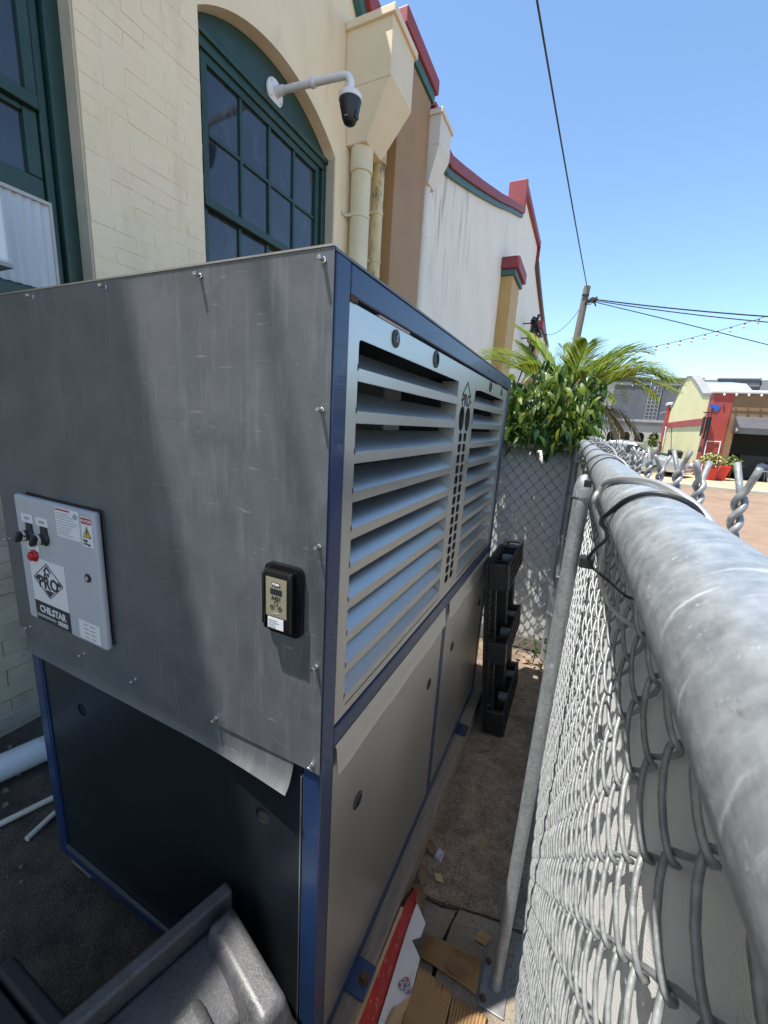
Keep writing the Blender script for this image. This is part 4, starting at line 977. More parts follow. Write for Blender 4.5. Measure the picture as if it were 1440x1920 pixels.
# ================================================================== DEBRIS by the timber: carton, cardboard, leaves
ct = thing('flattened_carton', 'crushed red and white carton lying along the timber bearer', 'carton', (.1, .29, 0))
def sheet(name, pts, th, mt, parent=None, sub=0, corr=None):
    """thin quad or polygon sheet through 3D points"""
    b = MB(); n = len(pts); P_ = [Vector(p) for p in pts]
    nn = (P_[1]-P_[0]).cross(P_[2]-P_[0]).normalized()
    if nn.z < 0: nn = -nn
    b.add([tuple(p) for p in P_]+[tuple(p-nn*th) for p in P_], [tuple(range(n)), tuple(range(n, 2*n))[::-1]]+[(i, n+i, n+(i+1) % n, (i+1) % n) for i in range(n)])
    return obj(name, b, mt, parent)
A_, B_ = Vector((.060, .405, .085)), Vector((.056, .095, .085))
A2, B2 = Vector((.078, .405, .022)), Vector((.090, .100, .022))
sheet('red_side', [A_, B_, B2, A2], .003, cartonr, ct)
sheet('torn_edge', [A_+Vector((-.010, 0, .001)), B_+Vector((-.010, 0, .001)), B_+Vector((0, 0, .001)), A_+Vector((0, 0, .001))], .003, cardlight, ct)
sheet('red_end', [A_, A_+Vector((.010, .085, -.012)), A2+Vector((.002, .090, 0)), A2], .003, cartonr, ct)
rs_u = (A_-B_).normalized(); rs_v = (A2-A_).normalized(); rs_n = rs_u.cross(rs_v).normalized(); rs_n = rs_n if rs_n.x > 0 else -rs_n
for k, (dy, r0) in enumerate(((.24, .013), (.215, .010), (.195, .012), (.17, .009))):
    c0 = B_+rs_u*dy+rs_v*.030+rs_n*.0006; vs = []; fs = []; m = 16
    for j in range(m+1):
        a = R(40+(250+k*20)*j/m); q = c0+rs_u*math.cos(a)*r0*.8+rs_v*math.sin(a)*r0*1.4; q2 = c0+rs_u*math.cos(a)*r0*.58+rs_v*math.sin(a)*r0*1.1; vs += [tuple(q), tuple(q2)]
    for j in range(m): fs.append((2*j, 2*j+1, 2*j+3, 2*j+2))
    obj('print_mark', MB().add(vs, fs), cartonw, ct)
wf = sheet('white_face', [(.081, .395, .026), (.142, .348, .026), (.148, .255, .022), (.130, .21, .022), (.102, .175, .022), (.093, .105, .022)], .004, cartonw, ct)
sheet('white_flap', [(.082, .475, .030), (.126, .440, .022), (.124, .402, .016), (.090, .372, .016), (.080, .39, .018)], .004, cartonw, ct)
sheet('torn_liner', [(.118, .215, .027), (.148, .262, .027), (.150, .235, .026), (.128, .18, .026), (.110, .165, .026)], .003, cardlight, ct)
def ringz(cx, cy, r, w_, z):
    b = MB(); n = 22
    vs = []; fs = []
    for k in range(n):
        a = 2*math.pi*k/n; vs += [(cx+(r-w_)*math.cos(a), cy+(r-w_)*math.sin(a), z), (cx+(r+w_)*math.cos(a), cy+(r+w_)*math.sin(a), z)]
    for k in range(n): fs.append((2*k, 2*k+1, (2*k+3) % (2*n), (2*k+2) % (2*n)))
    return b.add(vs, fs)
navy = mat('print_navy', (.03, .05, .13), .6); pink = mat('print_pink', (.5, .07, .14), .6)
for k, (dx, dy) in enumerate(((.0, .008), (-.008, -.004), (.008, -.004))):
    obj('print_ring', ringz(.126+dx, .272+dy, .010, .0009, .0272+k*.0002), navy, wf)
    obj('print_dot', MB().add([(.126+dx*1.6+.005*math.cos(a*.6), .272+dy*1.6+.004*math.sin(a*.6), .0270) for a in range(10)], [tuple(range(10))]), pink, wf)
def corrugated(name, pts4, mt, z, n, label, th=.005, amp=.0014, flutes=True):
    """a torn sheet with visible flutes running across it"""
    p = [Vector((q[0], q[1], z)) for q in pts4]; b = MB(); m = n*4 if flutes else n; vs = []; fs = []; rows = 6
    for j in range(rows+1):
        for i in range(m+1):
            s_, t_ = i/m, j/rows
            q = (p[0]*(1-s_)+p[1]*s_)*(1-t_)+(p[3]*(1-s_)+p[2]*s_)*t_
            e = random.uniform(-.0012, .0012) if j in (0, rows) or i in (0, m) else 0
            vs.append((q.x+e, q.y+e, q.z+(amp*math.sin(s_*n*2*math.pi) if flutes else 0)+.004*math.sin(s_*3)*math.sin(t_*3)))
    for j in range(rows):
        for i in range(m): fs.append((j*(m+1)+i, j*(m+1)+i+1, (j+1)*(m+1)+i+1, (j+1)*(m+1)+i))
    o = tag(obj(name, b.add(vs, fs), mt, smooth=True), label, 'cardboard', 'torn cardboard on the alley floor')
    so2 = o.modifiers.new('thick', 'SOLIDIFY'); so2.thickness = th
    return o
corrugated('cardboard_piece', [(.137, .424), (.132, .363), (.310, .358), (.303, .444)][::1], card, .010, 3, 'ridged brown cardboard with a dead leaf on it', flutes=False)
corrugated('cardboard_piece', [(.150, .330), (.250, .322), (.248, .225), (.150, .185)], card, .022, 26, 'finely ribbed tan cardboard piece beside the carton', amp=.0006)
corrugated('cardboard_piece', [(.252, .319), (.350, .324), (.342, .250), (.256, .245)], card, .010, 11, 'torn cardboard piece next to the post base plate', amp=.0012)
corrugated('cardboard_piece', [(.105, .235), (.150, .225), (.148, .150), (.100, .150)], cardlight, .016, 10, 'pale torn cardboard scrap tucked under the carton', amp=.0008)
# ridges of the first piece run along its length
b = MB()
for k in range(15):
    t_ = (k+.5)/15; y0 = .363+(.424-.363)*t_; y1 = .358+(.444-.358)*t_
    b.tube([(.136, y0, .0125), (.22, (y0+y1)/2, .0145), (.305, y1, .0125)], .0013, 5)
ro = obj('ridges', b, card, bpy.data.objects['cardboard_piece'], smooth=True); ro['kind'] = 'stuff'
def leaf_mesh(name, L, W, curl, mt, n=7, fold=.25, droop=.0):
    vs = []; fs = []
    for i in range(n+1):
        t_ = i/n; wd = W*math.sin(math.pi*min(1, t_*.93+.04))**.8*(1-.25*t_); z = -droop*t_*t_+curl*math.sin(t_*math.pi)
        vs += [(-wd, t_*L, z+fold*wd), (0, t_*L, z), (wd, t_*L, z+fold*wd)]
    for i in range(n):
        for k in (0, 1): fs.append((3*i+k, 3*i+k+1, 3*i+k+4, 3*i+k+3))
    return MB().add(vs, fs).mesh(name, mt, True)
dl = [leaf_mesh('dead_leaf', .072, .020, .010, deadleaf, fold=.5), leaf_mesh('dead_leaf', .06, .022, .006, deadleaf, fold=.2)]
spots = [(.098, .470, .022, 35, 'curled brown dead leaf above the white carton flap', 0), (.215, .372, .022, -75, 'broad tan dead leaf lying on the ridged cardboard', 1),
         (.074, .545, .012, 10, 'brown dead leaf by the timber just past the carton', 1), (.10, .52, .01, 150, 'dark dead leaf in the gap of the broken slab', 0),
         (.085, .665, .006, 60, 'shrivelled dead leaf against the timber beyond the broken slab', 0), (.17, .60, .004, 20, 'small dead leaf on the bare concrete past the crack', 0)]
for x, y, z, a, lb, k in spots:
    o = tag(place(dl[k] if k not in () else dl[k], 'dead_leaf', recentre=False), lb, 'leaf', 'dead leaves on the alley floor')
    o.location = (x, y, z); o.rotation_euler = (R(random.uniform(-8, 8)), R(random.uniform(-12, 12)), R(a))
    if x > .2: o.scale = (1.25, 1.15, 1)
    if z < .005: o.scale = (.4, .4, .4)
for k, (x, y, a_, w_) in enumerate(((.30, .50, 30, .03), (.12, .60, -20, .022), (.24, .80, 60, .018))):
    c_, d_ = math.cos(R(a_))*w_, math.sin(R(a_))*w_
    sheet_o = sheet('cardboard_scrap', [(x+c_, y+d_, .005), (x-d_*.7, y+c_*.7, .009), (x-c_, y-d_, .004), (x+d_*.7, y-c_*.7, .007)], .002, (card, cardlight, card)[k])
    tag(sheet_o, ('small torn cardboard scrap on the cracked slab by the post', 'pale cardboard scrap lying between dead leaves and timber', 'tiny cardboard scrap on bare concrete halfway along the alley')[k], 'cardboard', 'torn cardboard on the alley floor')
tag(obj('plastic_scrap', MB().hexa([(.080, .660, .001), (.108, .650, .001), (.112, .690, .001), (.088, .705, .001)], [(.082, .662, .006), (.106, .655, .012), (.108, .688, .004), (.09, .70, .009)]), mat('clear_scrap', (.35, .38, .42), .25)), 'crumpled clear plastic scrap on the concrete beside the timber', 'litter')
lit = MB(); rr = random.Random(5)
for k in range(260):
    u = rr.random(); y = .52+1.4*rr.random(); x = .052+abs(rr.gauss(0, .022)) if rr.random() < .65 else .06+.34*rr.random()
    s_ = rr.uniform(.0015, .005); a = rr.uniform(0, 6.28); h = rr.uniform(.001, .004)
    c_, d_ = math.cos(a)*s_, math.sin(a)*s_
    lit.hexa([(x+c_, y+d_, 0), (x-d_, y+c_, 0), (x-c_*1.5, y-d_*1.5, 0), (x+d_, y-c_, 0)], [(x+c_*.6, y+d_*.6, h), (x-d_*.6, y+c_*.6, h), (x-c_*.8, y-d_*.8, h*1.2), (x+d_*.6, y-c_*.6, h)])
o = obj('gravel', lit, slabm); tag(o, 'fine grit and crumbs scattered along the alley floor', 'grit', kind='stuff')
for k, (x, y, a, L) in enumerate(((.20, 1.30, 70, .10), (.14, 1.26, 40, .07))):
    q = Vector((math.cos(R(a)), math.sin(R(a)), 0))*L/2; c_ = Vector((x, y, .006))
    tag(obj('twig', MB().tube([c_-q, c_+Vector((.004, .006, .003)), c_+q], [.004, .005, .003], 6), barkm), ('dark twig on the concrete below the pallet', 'short dark twig tucked under the pallet corner')[k], 'twig')

# ================================================================== BLACK TOTES in front of the chiller
tt = thing('plastic_tote', 'scuffed black plastic tote turned upside down against the chiller front', 'tote', (-.1, -.25, 0))
TM = Matrix.Translation((-.232, -.016, 0)) @ Matrix.Rotation(math.atan2(-.267, .964), 4, 'Z')
def tobj(name, mb, bevel=0, seg=3, parent=tt, mt=scuff, smooth=True):
    mb.xf(TM); me = mb.mesh(name, mt, False); o = obj(name, smooth_by_angle(me, 50) if smooth else me, mt, parent, bevel=bevel, seg=seg); return o
# body: slightly domed top swept along v (towards the viewer)
def dome(u0, u1, v0, v1, z0, zc, drop, n=14, m=8):
    vs = []; fs = []
    for j in range(m+1):
        v = v0+(v1-v0)*j/m
        for i in range(n+1):
            u = u0+(u1-u0)*i/n; q = (i/n-.42)*2; vs.append((u, v, zc-drop*q*q-.012*(j/m)))
        for i in range(n+1): vs.append((u0+(u1-u0)*i/n, v, z0))
    w2 = 2*(n+1)
    for j in range(m):
        for i in range(n):
            fs.append((j*w2+i, j*w2+i+1, (j+1)*w2+i+1, (j+1)*w2+i)); fs.append((j*w2+n+1+i, (j+1)*w2+n+1+i, (j+1)*w2+n+2+i, j*w2+n+2+i))
        fs += [(j*w2, (j+1)*w2, (j+1)*w2+n+1, j*w2+n+1), (j*w2+n, j*w2+2*n+1, (j+1)*w2+2*n+1, (j+1)*w2+n)]
    for j in (0, m): fs += [(j*w2+i, j*w2+i+1, j*w2+n+2+i, j*w2+n+1+i) for i in range(n)]
    return MB().add(vs, fs)
tobj('body', dome(.012, .185, -.62, -.012, .0, .487, .018), .012, 4)
tobj('side_rim', MB().box(-.020, .011, -.66, .004, .30, .512), .007)
tobj('end_flange', MB().box(.012, .50, -.011, .003, .28, .425), .006)
tobj('ridge', MB().hexa([(.030, -.080, .44), (.262, -.082, .42), (.262, .0, .42), (.030, .002, .44)], [(.036, -.066, .514), (.245, -.068, .504), (.245, -.014, .504), (.036, -.012, .514)]), .014, 5)
tobj('ridge', MB().hexa([(.11, -.215, .44), (.282, -.215, .42), (.282, -.110, .42), (.11, -.110, .44)], [(.115, -.200, .506), (.262, -.200, .499), (.262, -.126, .499), (.115, -.126, .506)]), .016, 5)
tobj('ledge', MB().box(.186, .50, -.62, -.0125, .36, .448), .012, 4)
tobj('ledge_wall', MB().box(.190, .49, -.61, -.018, .0, .359), .004)
t2 = thing('plastic_tray', 'dark plastic tray with a raised border lying on the alley floor', 'tray', (-.7, -.45, 0))
TM2 = Matrix.Translation((-.43, -.25, 0)) @ Matrix.Rotation(R(180), 4, 'Z') @ Matrix.Diagonal((.48, 1, 1, 1))
TMs = TM; TM = TM2
dkp = mat('dusty_black_plastic', (.02, .021, .024), .5, col2=(.035, .036, .04), vs=9)
tobj('panel', MB().box(.03, .50, .04, .60, .24, .283), .004, parent=t2, mt=dkp)
for a in ((0, .53, .0, .034), (0, .53, .606, .64)): tobj('border', MB().box(a[0], a[1], a[2], a[3], .0, .30), .008, parent=t2, mt=dkp)
for a in ((-.006, .026), (.504, .536)): tobj('border', MB().box(a[0], a[1], .035, .605, .0, .30), .008, parent=t2, mt=dkp)
tobj('base', MB().box(.02, .51, .03, .61, .0, .238), .004, parent=t2, mt=dkp)
TM = TMs
# pipes on the ground at the wall
tag(obj('drain_pipe', shade(MB().tube([(-1.86, -1.2, .055), (-1.70, -.10, .058), (-1.62, .20, .062), (-1.45, .70, .06), (-1.4, 1.6, .058)], .055, 20), 'drain_pipe', pvc), pvc), 'thick dirty white drain pipe lying along the foot of the wall', 'pipe')
tag(obj('conduit', shade(MB().tube([(-1.62, -.40, .014), (-1.41, -.02, .016), (-1.36, .13, .018), (-1.30, .40, .014)], .011, 10), 'conduit', ivory), ivory), 'long ivory conduit on the ground between wall and chiller', 'conduit')
tag(obj('conduit', shade(MB().tube([(-1.262, -.004, .014), (-1.285, .09, .016), (-1.27, .35, .013)], .010, 10), 'conduit', ivory), ivory), 'short ivory conduit end poking out beside the chiller foot', 'conduit')
st_ = MB(); rr = random.Random(9)
for k in range(120):
    x = rr.uniform(-1.85, -1.1); y = rr.uniform(-.6, .4); s_ = rr.uniform(.003, .014); a = rr.uniform(0, 6.3); c_, d_ = math.cos(a)*s_, math.sin(a)*s_; h = s_*.7
    st_.hexa([(x+c_, y+d_, 0), (x-d_, y+c_, 0), (x-c_, y-d_, 0), (x+d_, y-c_, 0)], [(x+c_*.6, y+d_*.6, h), (x-d_*.6, y+c_*.6, h), (x-c_*.8, y-d_*.8, h*1.2), (x+d_*.6, y-c_*.6, h)])
o = obj('rubble', st_, slabm); tag(o, 'loose stones and dirt at the foot of the wall', 'stones', kind='stuff')

# ================================================================== VEGETATION behind the cross fence
rr = random.Random(21)
tr = thing('broadleaf_tree', 'bushy broadleaf tree with hanging glossy leaves behind the cross fence', 'tree', (.06, 2.8, 0))
TC = Vector((.07, 2.56, 1.74))
obj('trunk', MB().tube(smoothpath([(.04, 2.85, 0), (.07, 2.83, .6), (.03, 2.75, 1.1), (.06, 2.65, 1.5)], 5), [.05-.03*i/15 for i in range(16)], 8), barkm, tr, smooth=True)
tips = []
for k in range(38):
    a = rr.uniform(0, 6.28); el = rr.uniform(-.35, 1.2) if k < 24 else rr.uniform(-1.1, -.3); d = Vector((math.cos(a)*math.cos(el)*.30, math.sin(a)*math.cos(el)*.46, math.sin(el)*.27))
    e = TC+d; tips.append(e); st0 = Vector((.05, 2.72, rr.uniform(.9, 1.45)))
    obj('limb', MB().tube(smoothpath([st0, st0.lerp(e, .5)+Vector((0, 0, .06)), e], 3), [.012, .011, .010, .009, .007, .006, .004], 5), barkm, tr, smooth=True)
LM = [leaf_mesh('leaf', .085, .0165, .003, leafm, droop=.03), leaf_mesh('leaf', .095, .0155, .0, leafm, droop=.045, fold=.4), leaf_mesh('leaf', .085, .019, .004, leafdk, droop=.02)]
def leaf_xf(p, hang=.7):
    yaw = rr.uniform(0, 6.28); pit = -R(rr.uniform(25, 95))*hang; rol = rr.uniform(-.6, .6); s_ = rr.uniform(.7, 1.15)
    return Matrix.Translation(p) @ Matrix.Rotation(yaw, 4, 'Z') @ Matrix.Rotation(pit, 4, 'X') @ Matrix.Rotation(rol, 4, 'Y') @ Matrix.Scale(s_, 4)
def crown_point():
    while True:
        c = rr.choice(tips); p = c+Vector((rr.gauss(0, .085), rr.gauss(0, .11), rr.gauss(0, .085)))
        if p.z > 1.40 and p.z < 2.12 and p.y > 2.0 and p.x > -.30 and p.x < .46 and (p.y > 2.36 or p.z > 1.52) and p.z-1.58 < .118*(p.y+.53)+.07*math.sin(p.x*17+p.y*5)+.03*math.sin(p.x*41)+rr.gauss(0, .025)-.10*abs(p.x-.05): return p
# nearest outer leaves one by one, the inner mass as one foliage mesh
pts = [crown_point() for _ in range(3300)]
camp = Vector((.35, -.53, 1.58))
pts.sort(key=lambda p: (p-camp).length-.25*abs((p-TC).length))
for p in pts[:270]:
    k = rr.choice((0, 0, 1, 1, 2)); o = bpy.data.objects.new('leaf', LM[k]); COL.objects.link(o); o.matrix_basis = leaf_xf(p); attach(o, tr)
def foliage(name, P_, meshes, parent, hang=.7):
    b = MB()
    for p in P_:
        me = meshes[rr.randrange(len(meshes))]; M_ = leaf_xf(p, hang); o_ = len(b.v)
        b.v += [tuple(M_ @ v.co) for v in me.vertices]; b.f += [tuple(i+o_ for i in f.vertices) for f in me.polygons]
    return b
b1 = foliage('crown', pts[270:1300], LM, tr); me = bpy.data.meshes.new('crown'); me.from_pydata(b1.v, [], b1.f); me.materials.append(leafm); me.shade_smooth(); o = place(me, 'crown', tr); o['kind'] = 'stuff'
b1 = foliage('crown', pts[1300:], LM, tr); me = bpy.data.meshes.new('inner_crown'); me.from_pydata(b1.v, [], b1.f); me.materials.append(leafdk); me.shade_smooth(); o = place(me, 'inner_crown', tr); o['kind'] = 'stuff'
# low dark leaves reaching over the fence by the chiller corner
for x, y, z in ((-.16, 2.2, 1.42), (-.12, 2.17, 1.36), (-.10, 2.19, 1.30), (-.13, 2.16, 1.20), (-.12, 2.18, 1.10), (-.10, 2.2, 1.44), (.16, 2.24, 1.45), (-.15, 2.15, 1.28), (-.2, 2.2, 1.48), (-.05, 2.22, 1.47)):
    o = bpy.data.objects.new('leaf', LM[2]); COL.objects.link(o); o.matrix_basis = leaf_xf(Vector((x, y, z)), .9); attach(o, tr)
obj('limb', MB().tube(smoothpath([(-.1, 2.9, 1.6), (-.15, 2.5, 1.62), (-.14, 2.22, 1.46), (-.12, 2.18, 1.15)], 5), .005, 5), barkm, tr, smooth=True)
# ground plants at the foot of the board
gp = thing('ground_creeper', 'small leafy creeper in the corner behind the pallet', 'plant', (.27, 2.2, 0))
obj('stem', MB().tube([(.27, 2.2, 0), (.28, 2.19, .12), (.25, 2.17, .24)], .004, 5), barkm, gp)
for k in range(34):
    o = bpy.data.objects.new('leaf', LM[2]); COL.objects.link(o); o.matrix_basis = leaf_xf(Vector((.26+rr.gauss(0, .06), 2.17+rr.gauss(0, .03), abs(rr.gauss(.12, .09)))), .5) @ Matrix.Scale(.55, 4); attach(o, gp)

# palm
pm = thing('areca_palm', 'feathery green palm with arching fronds behind the broadleaf tree', 'palm', (.1, 4.5, 0))
PB = Vector((.12, 4.4, 1.82))
for k, (dx, dy) in enumerate(((0, 0), (.12, .1), (-.1, .08), (.05, -.12))):
    obj('cane', MB().tube([(.08+dx*1.4, 4.5+dy, 0), (.08+dx*1.3, 4.5+dy, .8), (PB.x+dx*.6, PB.y+dy*.6, 1.6)], [.045, .04, .03], 8), mat('palm_cane', (.16, .17, .06), .6), pm, smooth=True)
def frond(base, az, length, rise, droop, mt, nleaf=46, ll=.42, sag=.35, seed=0):
    r3 = random.Random(seed); b = MB(); pts = []; N = 18
    hd = Vector((math.cos(az), math.sin(az), 0))
    for i in range(N+1):
        t_ = i/N; pts.append(base+hd*(length*(.35*t_+.65*t_*t_ if rise > 1 else t_))+Vector((0, 0, rise*t_-droop*t_**2.4)))
    b.tube(pts, [.013-.011*i/N for i in range(N+1)], 5)
    for k in range(nleaf):
        t_ = .16+.84*k/nleaf; f_ = t_*N; i = min(int(f_), N-1); p = pts[i].lerp(pts[i+1], f_-i); tg = (pts[i+1]-pts[i]).normalized()
        side0 = tg.cross(Vector((0, 0, 1)));  side0 = side0.normalized() if side0.length > .05 else Vector((0, 1, 0))
        L = ll*(math.sin(math.pi*(.15+.8*t_))**.7)*r3.uniform(.85, 1.1)
        for s_ in (-1, 1):
            d = (side0*s_*.7+tg*.95+Vector((0, 0, .30+r3.uniform(-.15, .15)))).normalized(); w_ = .0075
            q1 = p+d*L*.5-Vector((0, 0, sag*L*.12)); q2 = p+d*L-Vector((0, 0, sag*L*.75)); wv = d.cross(Vector((0, 0, 1))); wv = (wv.normalized() if wv.length > .05 else side0)*w_
            b.add([p-wv*.5, p+wv*.5, q1+wv, q1-wv, q2], [(0, 1, 2, 3), (3, 2, 4)])
    me = bpy.data.meshes.new('frond'); me.from_pydata(b.v, [], b.f); me.materials.append(mt); me.shade_smooth()
    return me
fr_specs = [(1.9, .5, 1.22, .2), (.5, .6, 1.2, .3), (2.9, .6, 1.25, .25), (5.0, .6, 1.1, .3), (1.45, 1.0, 1.25, .3), (2.5, .8, 1.25, .35), (.9, .9, 1.35, .45), (.35, 1.0, 1.25, .85), (-.1, .95, 1.35, 1.05), (-.45, .85, 1.25, .95), (3.0, 1.0, 1.35, .55), (3.45, 1.05, 1.15, .6), (2.75, .7, 1.5, .3), (3.9, .7, 1.1, .55), (5.2, .8, 1.15, .85), (.1, .7, 1.5, .75), (1.0, 1.05, 1.05, .8), (2.1, .9, 1.25, .6), (5.7, 1.0, 1.2, .85), (.55, 1.1, 1.15, 1.0)]
for k, (az, ln, ri, dr) in enumerate(fr_specs):
    place(frond(PB+Vector((rr.uniform(-.05, .05), rr.uniform(-.05, .05), rr.uniform(-.1, .05))), az, ln*.98, ri*.78, dr*.74, palmm, seed=k, ll=.44, nleaf=58), 'frond', pm)
for k, (az, ln) in enumerate(((.1, .7), (-.6, .6), (.6, .75), (-.2, .5))):
    place(frond(PB+Vector((.05, 0, -.12)), az, ln, .55, .65, palmdry, nleaf=30, ll=.3, sag=.9, seed=50+k), 'dry_frond', pm)

# ================================================================== UTILITY POLE, CABLES, FESTOON LIGHTS
up = thing('utility_pole', 'leaning weathered wooden utility pole beyond the palm', 'utility pole', (-.45, 14, 0))
obj('shaft', shade(MB().tube([(-.46, 14, -.15), (-.32, 14, 3), (-.17, 14, 5.9)], [.13, .115, .095], 16), 'shaft', polem), polem, up)
obj('hardware', MB().box(-.10, .14, 13.90, 13.94, 5.42, 5.46).box(-.28, -.08, 13.88, 13.9, 5.60, 5.66).tube([(-.1, 13.9, 5.5), (.1, 13.85, 5.38), (.15, 13.88, 5.3)], .02, 6), cable, up)
for k in range(4): obj('insulator', MB().lathe([(.02, 0), (.04, .02), (.028, .04), (.04, .06), (.02, .09)], (-.02+.05*k, 13.9, 5.46+.02*(k % 2)), 'z', 10), cable, up)
for k in range(3):
    pts_ = [(-.05+.10*math.cos(t_*.9+k), 13.86, 5.42+.07*math.sin(t_*1.1+k*2)) for t_ in range(8)]; obj('jumper_loop', MB().tube(smoothpath(pts_, 3), .011, 5), cable, up)
def sagline(a, c, sag, n=24):
    a, c = Vector(a), Vector(c); return [a.lerp(c, i/n)-Vector((0, 0, sag*4*(i/n)*(1-i/n))) for i in range(n+1)]
def line(label, a, c, sag, r=.012): return tag(obj('overhead_cable', MB().tube(sagline(a, c, sag), r, 6), cable, smooth=True), label, 'cable')
line('heavy overhead cable climbing from the pole top over the alley', (-.17, 13.95, 5.86), (-1.84, -7.2, 7.62), .20, .013)
line('twisted overhead cable leaving the pole highest towards the street', (-.02, 13.9, 5.52), (9.5, 14.3, 4.45), .18, .018)
line('middle overhead cable leaving the pole towards the street', (.02, 13.9, 5.48), (9.5, 13.6, 4.1), .22, .014)
line('lowest overhead cable dropping from the pole towards the shop', (.0, 13.9, 5.45), (9.5, 14.6, 1.75+.9), -.05, .012)
line('thin cable running from the pole down to the gable wall', (-.24, 13.95, 5.35), (-1.6, 14.3, 4.9), .5, .008)
def festoon(label, a, c, sag, nb_, bul=True):
    t_ = thing('festoon_lights', label, 'string lights', a)
    P_ = sagline(a, c, sag, 40); obj('cord', MB().tube(P_, .009, 5), cable, t_, smooth=True)
    for k in range(nb_):
        q = (k+.5)/nb_*40; i = int(q); p = P_[i].lerp(P_[min(i+1, 40)], q-i)
        s_ = obj('socket', MB().lathe([(.018, 0), (.024, -.02), (.024, -.055)], tuple(p), 'z', 8), cable, t_)
        obj('bulb', smooth_by_angle(MB().lathe([(.022, -.056), (.042, -.09), (.045, -.115), (.030, -.145), (.004, -.155)], tuple(p), 'z', 10).mesh('bulb', bulbm), 60), bulbm, s_)
festoon('string of round bulbs hung across the sky from the palm to the street', (-.2, 16, 4.15), (6.6, 16, 6.05), .30, 22)
festoon('string of bulbs hanging in front of the grey building', (1.6, 40, 6.15), (9.5, 34, 5.25), .35, 11)

# ================================================================== STREET BACKDROP
# grey building with arcade
gb = thing('grey_arcade_building', 'dark grey building with lattice strip above a cream arched arcade', 'building', (7, 46, 0))
GY = 46
obj('upper_wall', MB().box(-3, 40, GY, GY+10, 3.05, 6.35), greyfac, gb)
obj('cornice', MB().box(-3, 40, GY-.5, GY, 2.72, 3.20), greylt, gb, bevel=.03); obj('cornice_lip', MB().box(-3, 40, GY-.62, GY-.001, 2.95, 3.10), greylt, gb, bevel=.02)
ah = []
for k in range(12):
    x0 = 2.55+k*1.18; ah.append([(x0, .0), (x0+.80, .0)]+[(x0+.4+.4*math.cos(R(a)), 1.72+.4*math.sin(R(a))) for a in range(0, 181, 15)])
obj('arcade', plate('arcade', rect(-3, 40, -.14, 2.715), [[(p[0], p[1]-.1) for p in h] for h in ah], 'XZ', (0, GY-.25, 0), .3, arcadem), arcadem, gb)
obj('arcade_back', MB().box(-3, 40, GY+.6, GY+.65, -.14, 2.7), shopdk, gb)
for k in range(7):
    x0 = 2.0+k*3.98
    obj('parapet_block', MB().box(x0+.55, x0+3.45, GY-.08, GY+.3, 6.3, 7.02), greyfac, gb, bevel=.02)
    obj('parapet_cap', MB().box(x0+.50, x0+3.50, GY-.16, GY+.35, 6.98, 7.10), greylt, gb, bevel=.02)
    obj('pier', MB().box(x0-.45, x0+.50, GY-.04, GY+.3, 3.2, 6.95), greylt if k != 1 else greyfac, gb)
    obj('string_course', MB().box(x0+.55, x0+3.45, GY-.10, GY-.081, 6.42, 6.50), greylt, gb)
    obj('tie_plate', MB().lathe([(.12, 0), (.12, -.05)], (x0+2.0, GY-.1, 6.62), 'y', 10), dark, gb)
lx0, lx1, lz0, lz1 = 5.40, 6.42, 3.25, 6.35
la = obj('lattice_panel', MB().box(lx0, lx1, GY-.06, GY-.045, lz0, lz1), greyfac, gb)
for k in range(4): x_ = lx0+(lx1-lx0-.07)*k/3; obj('lattice_bar', MB().box(x_, x_+.07, GY-.14, GY-.061, lz0, lz1), greylt, la)
for k in range(10): z_ = lz0+(lz1-lz0-.07)*k/9; obj('lattice_bar', MB().box(lx0+.07, lx1-.07, GY-.135, GY-.062, z_, z_+.07), greylt, la)
for k in range(9):
    for j in range(3):
        xa = lx0+.07+j*(lx1-lx0-.07)/3; za = lz0+.07+k*(lz1-lz0-.07)/9
        obj('lattice_brace', MB().prism([(xa, za), (xa+.05, za), (xa+.27, za+.27), (xa+.22, za+.27)], GY-.12, GY-.065, 'y'), greylt, la)
tb = thing('tall_rear_parapet', 'stepped stone parapet rising behind the grey building', 'building', (2, 60, 0))
obj('block', MB().box(-4, 5.2, 60, 66, 0, 9.5), greylt, tb); obj('block', MB().box(-4, 3.6, 59.9, 66, 9.5, 10.05), greylt, tb, bevel=.03); obj('cap', MB().box(-4, 5.3, 59.8, 66, 9.3, 9.5), arcadem, tb)

# corner shop: brown front with awning, yellow gabled side
shp = thing('corner_shop', 'corner shop with red pillar, brown front and pale yellow gabled side wall', 'shop', (8, 22.5, 0))
SX, SY = 5.35, 22.5; SF = 33.2
obj('front_wall', plate('front_wall', rect(SX+.70, 24, -.12, 3.62), [rect(SX+1.0, 20, -.0, 2.3)], 'XZ', (0, SY+.15, 0), .3, shopbr), shopbr, shp)
obj('corner_pillar', MB().box(SX, SX+.70, SY-.06, SY+.7, -.12, 3.66), redbr, shp, bevel=.02)
obj('roof_cap', MB().box(SX-.08, 24, SY-.16, SY+.5, 3.662, 3.80), mat('white_cap', (.62, .62, .62), .5), shp, bevel=.04)
obj('band', MB().box(SX+.72, 24, SY-.03, SY-.002, 2.95, 3.10), shopbr, shp)
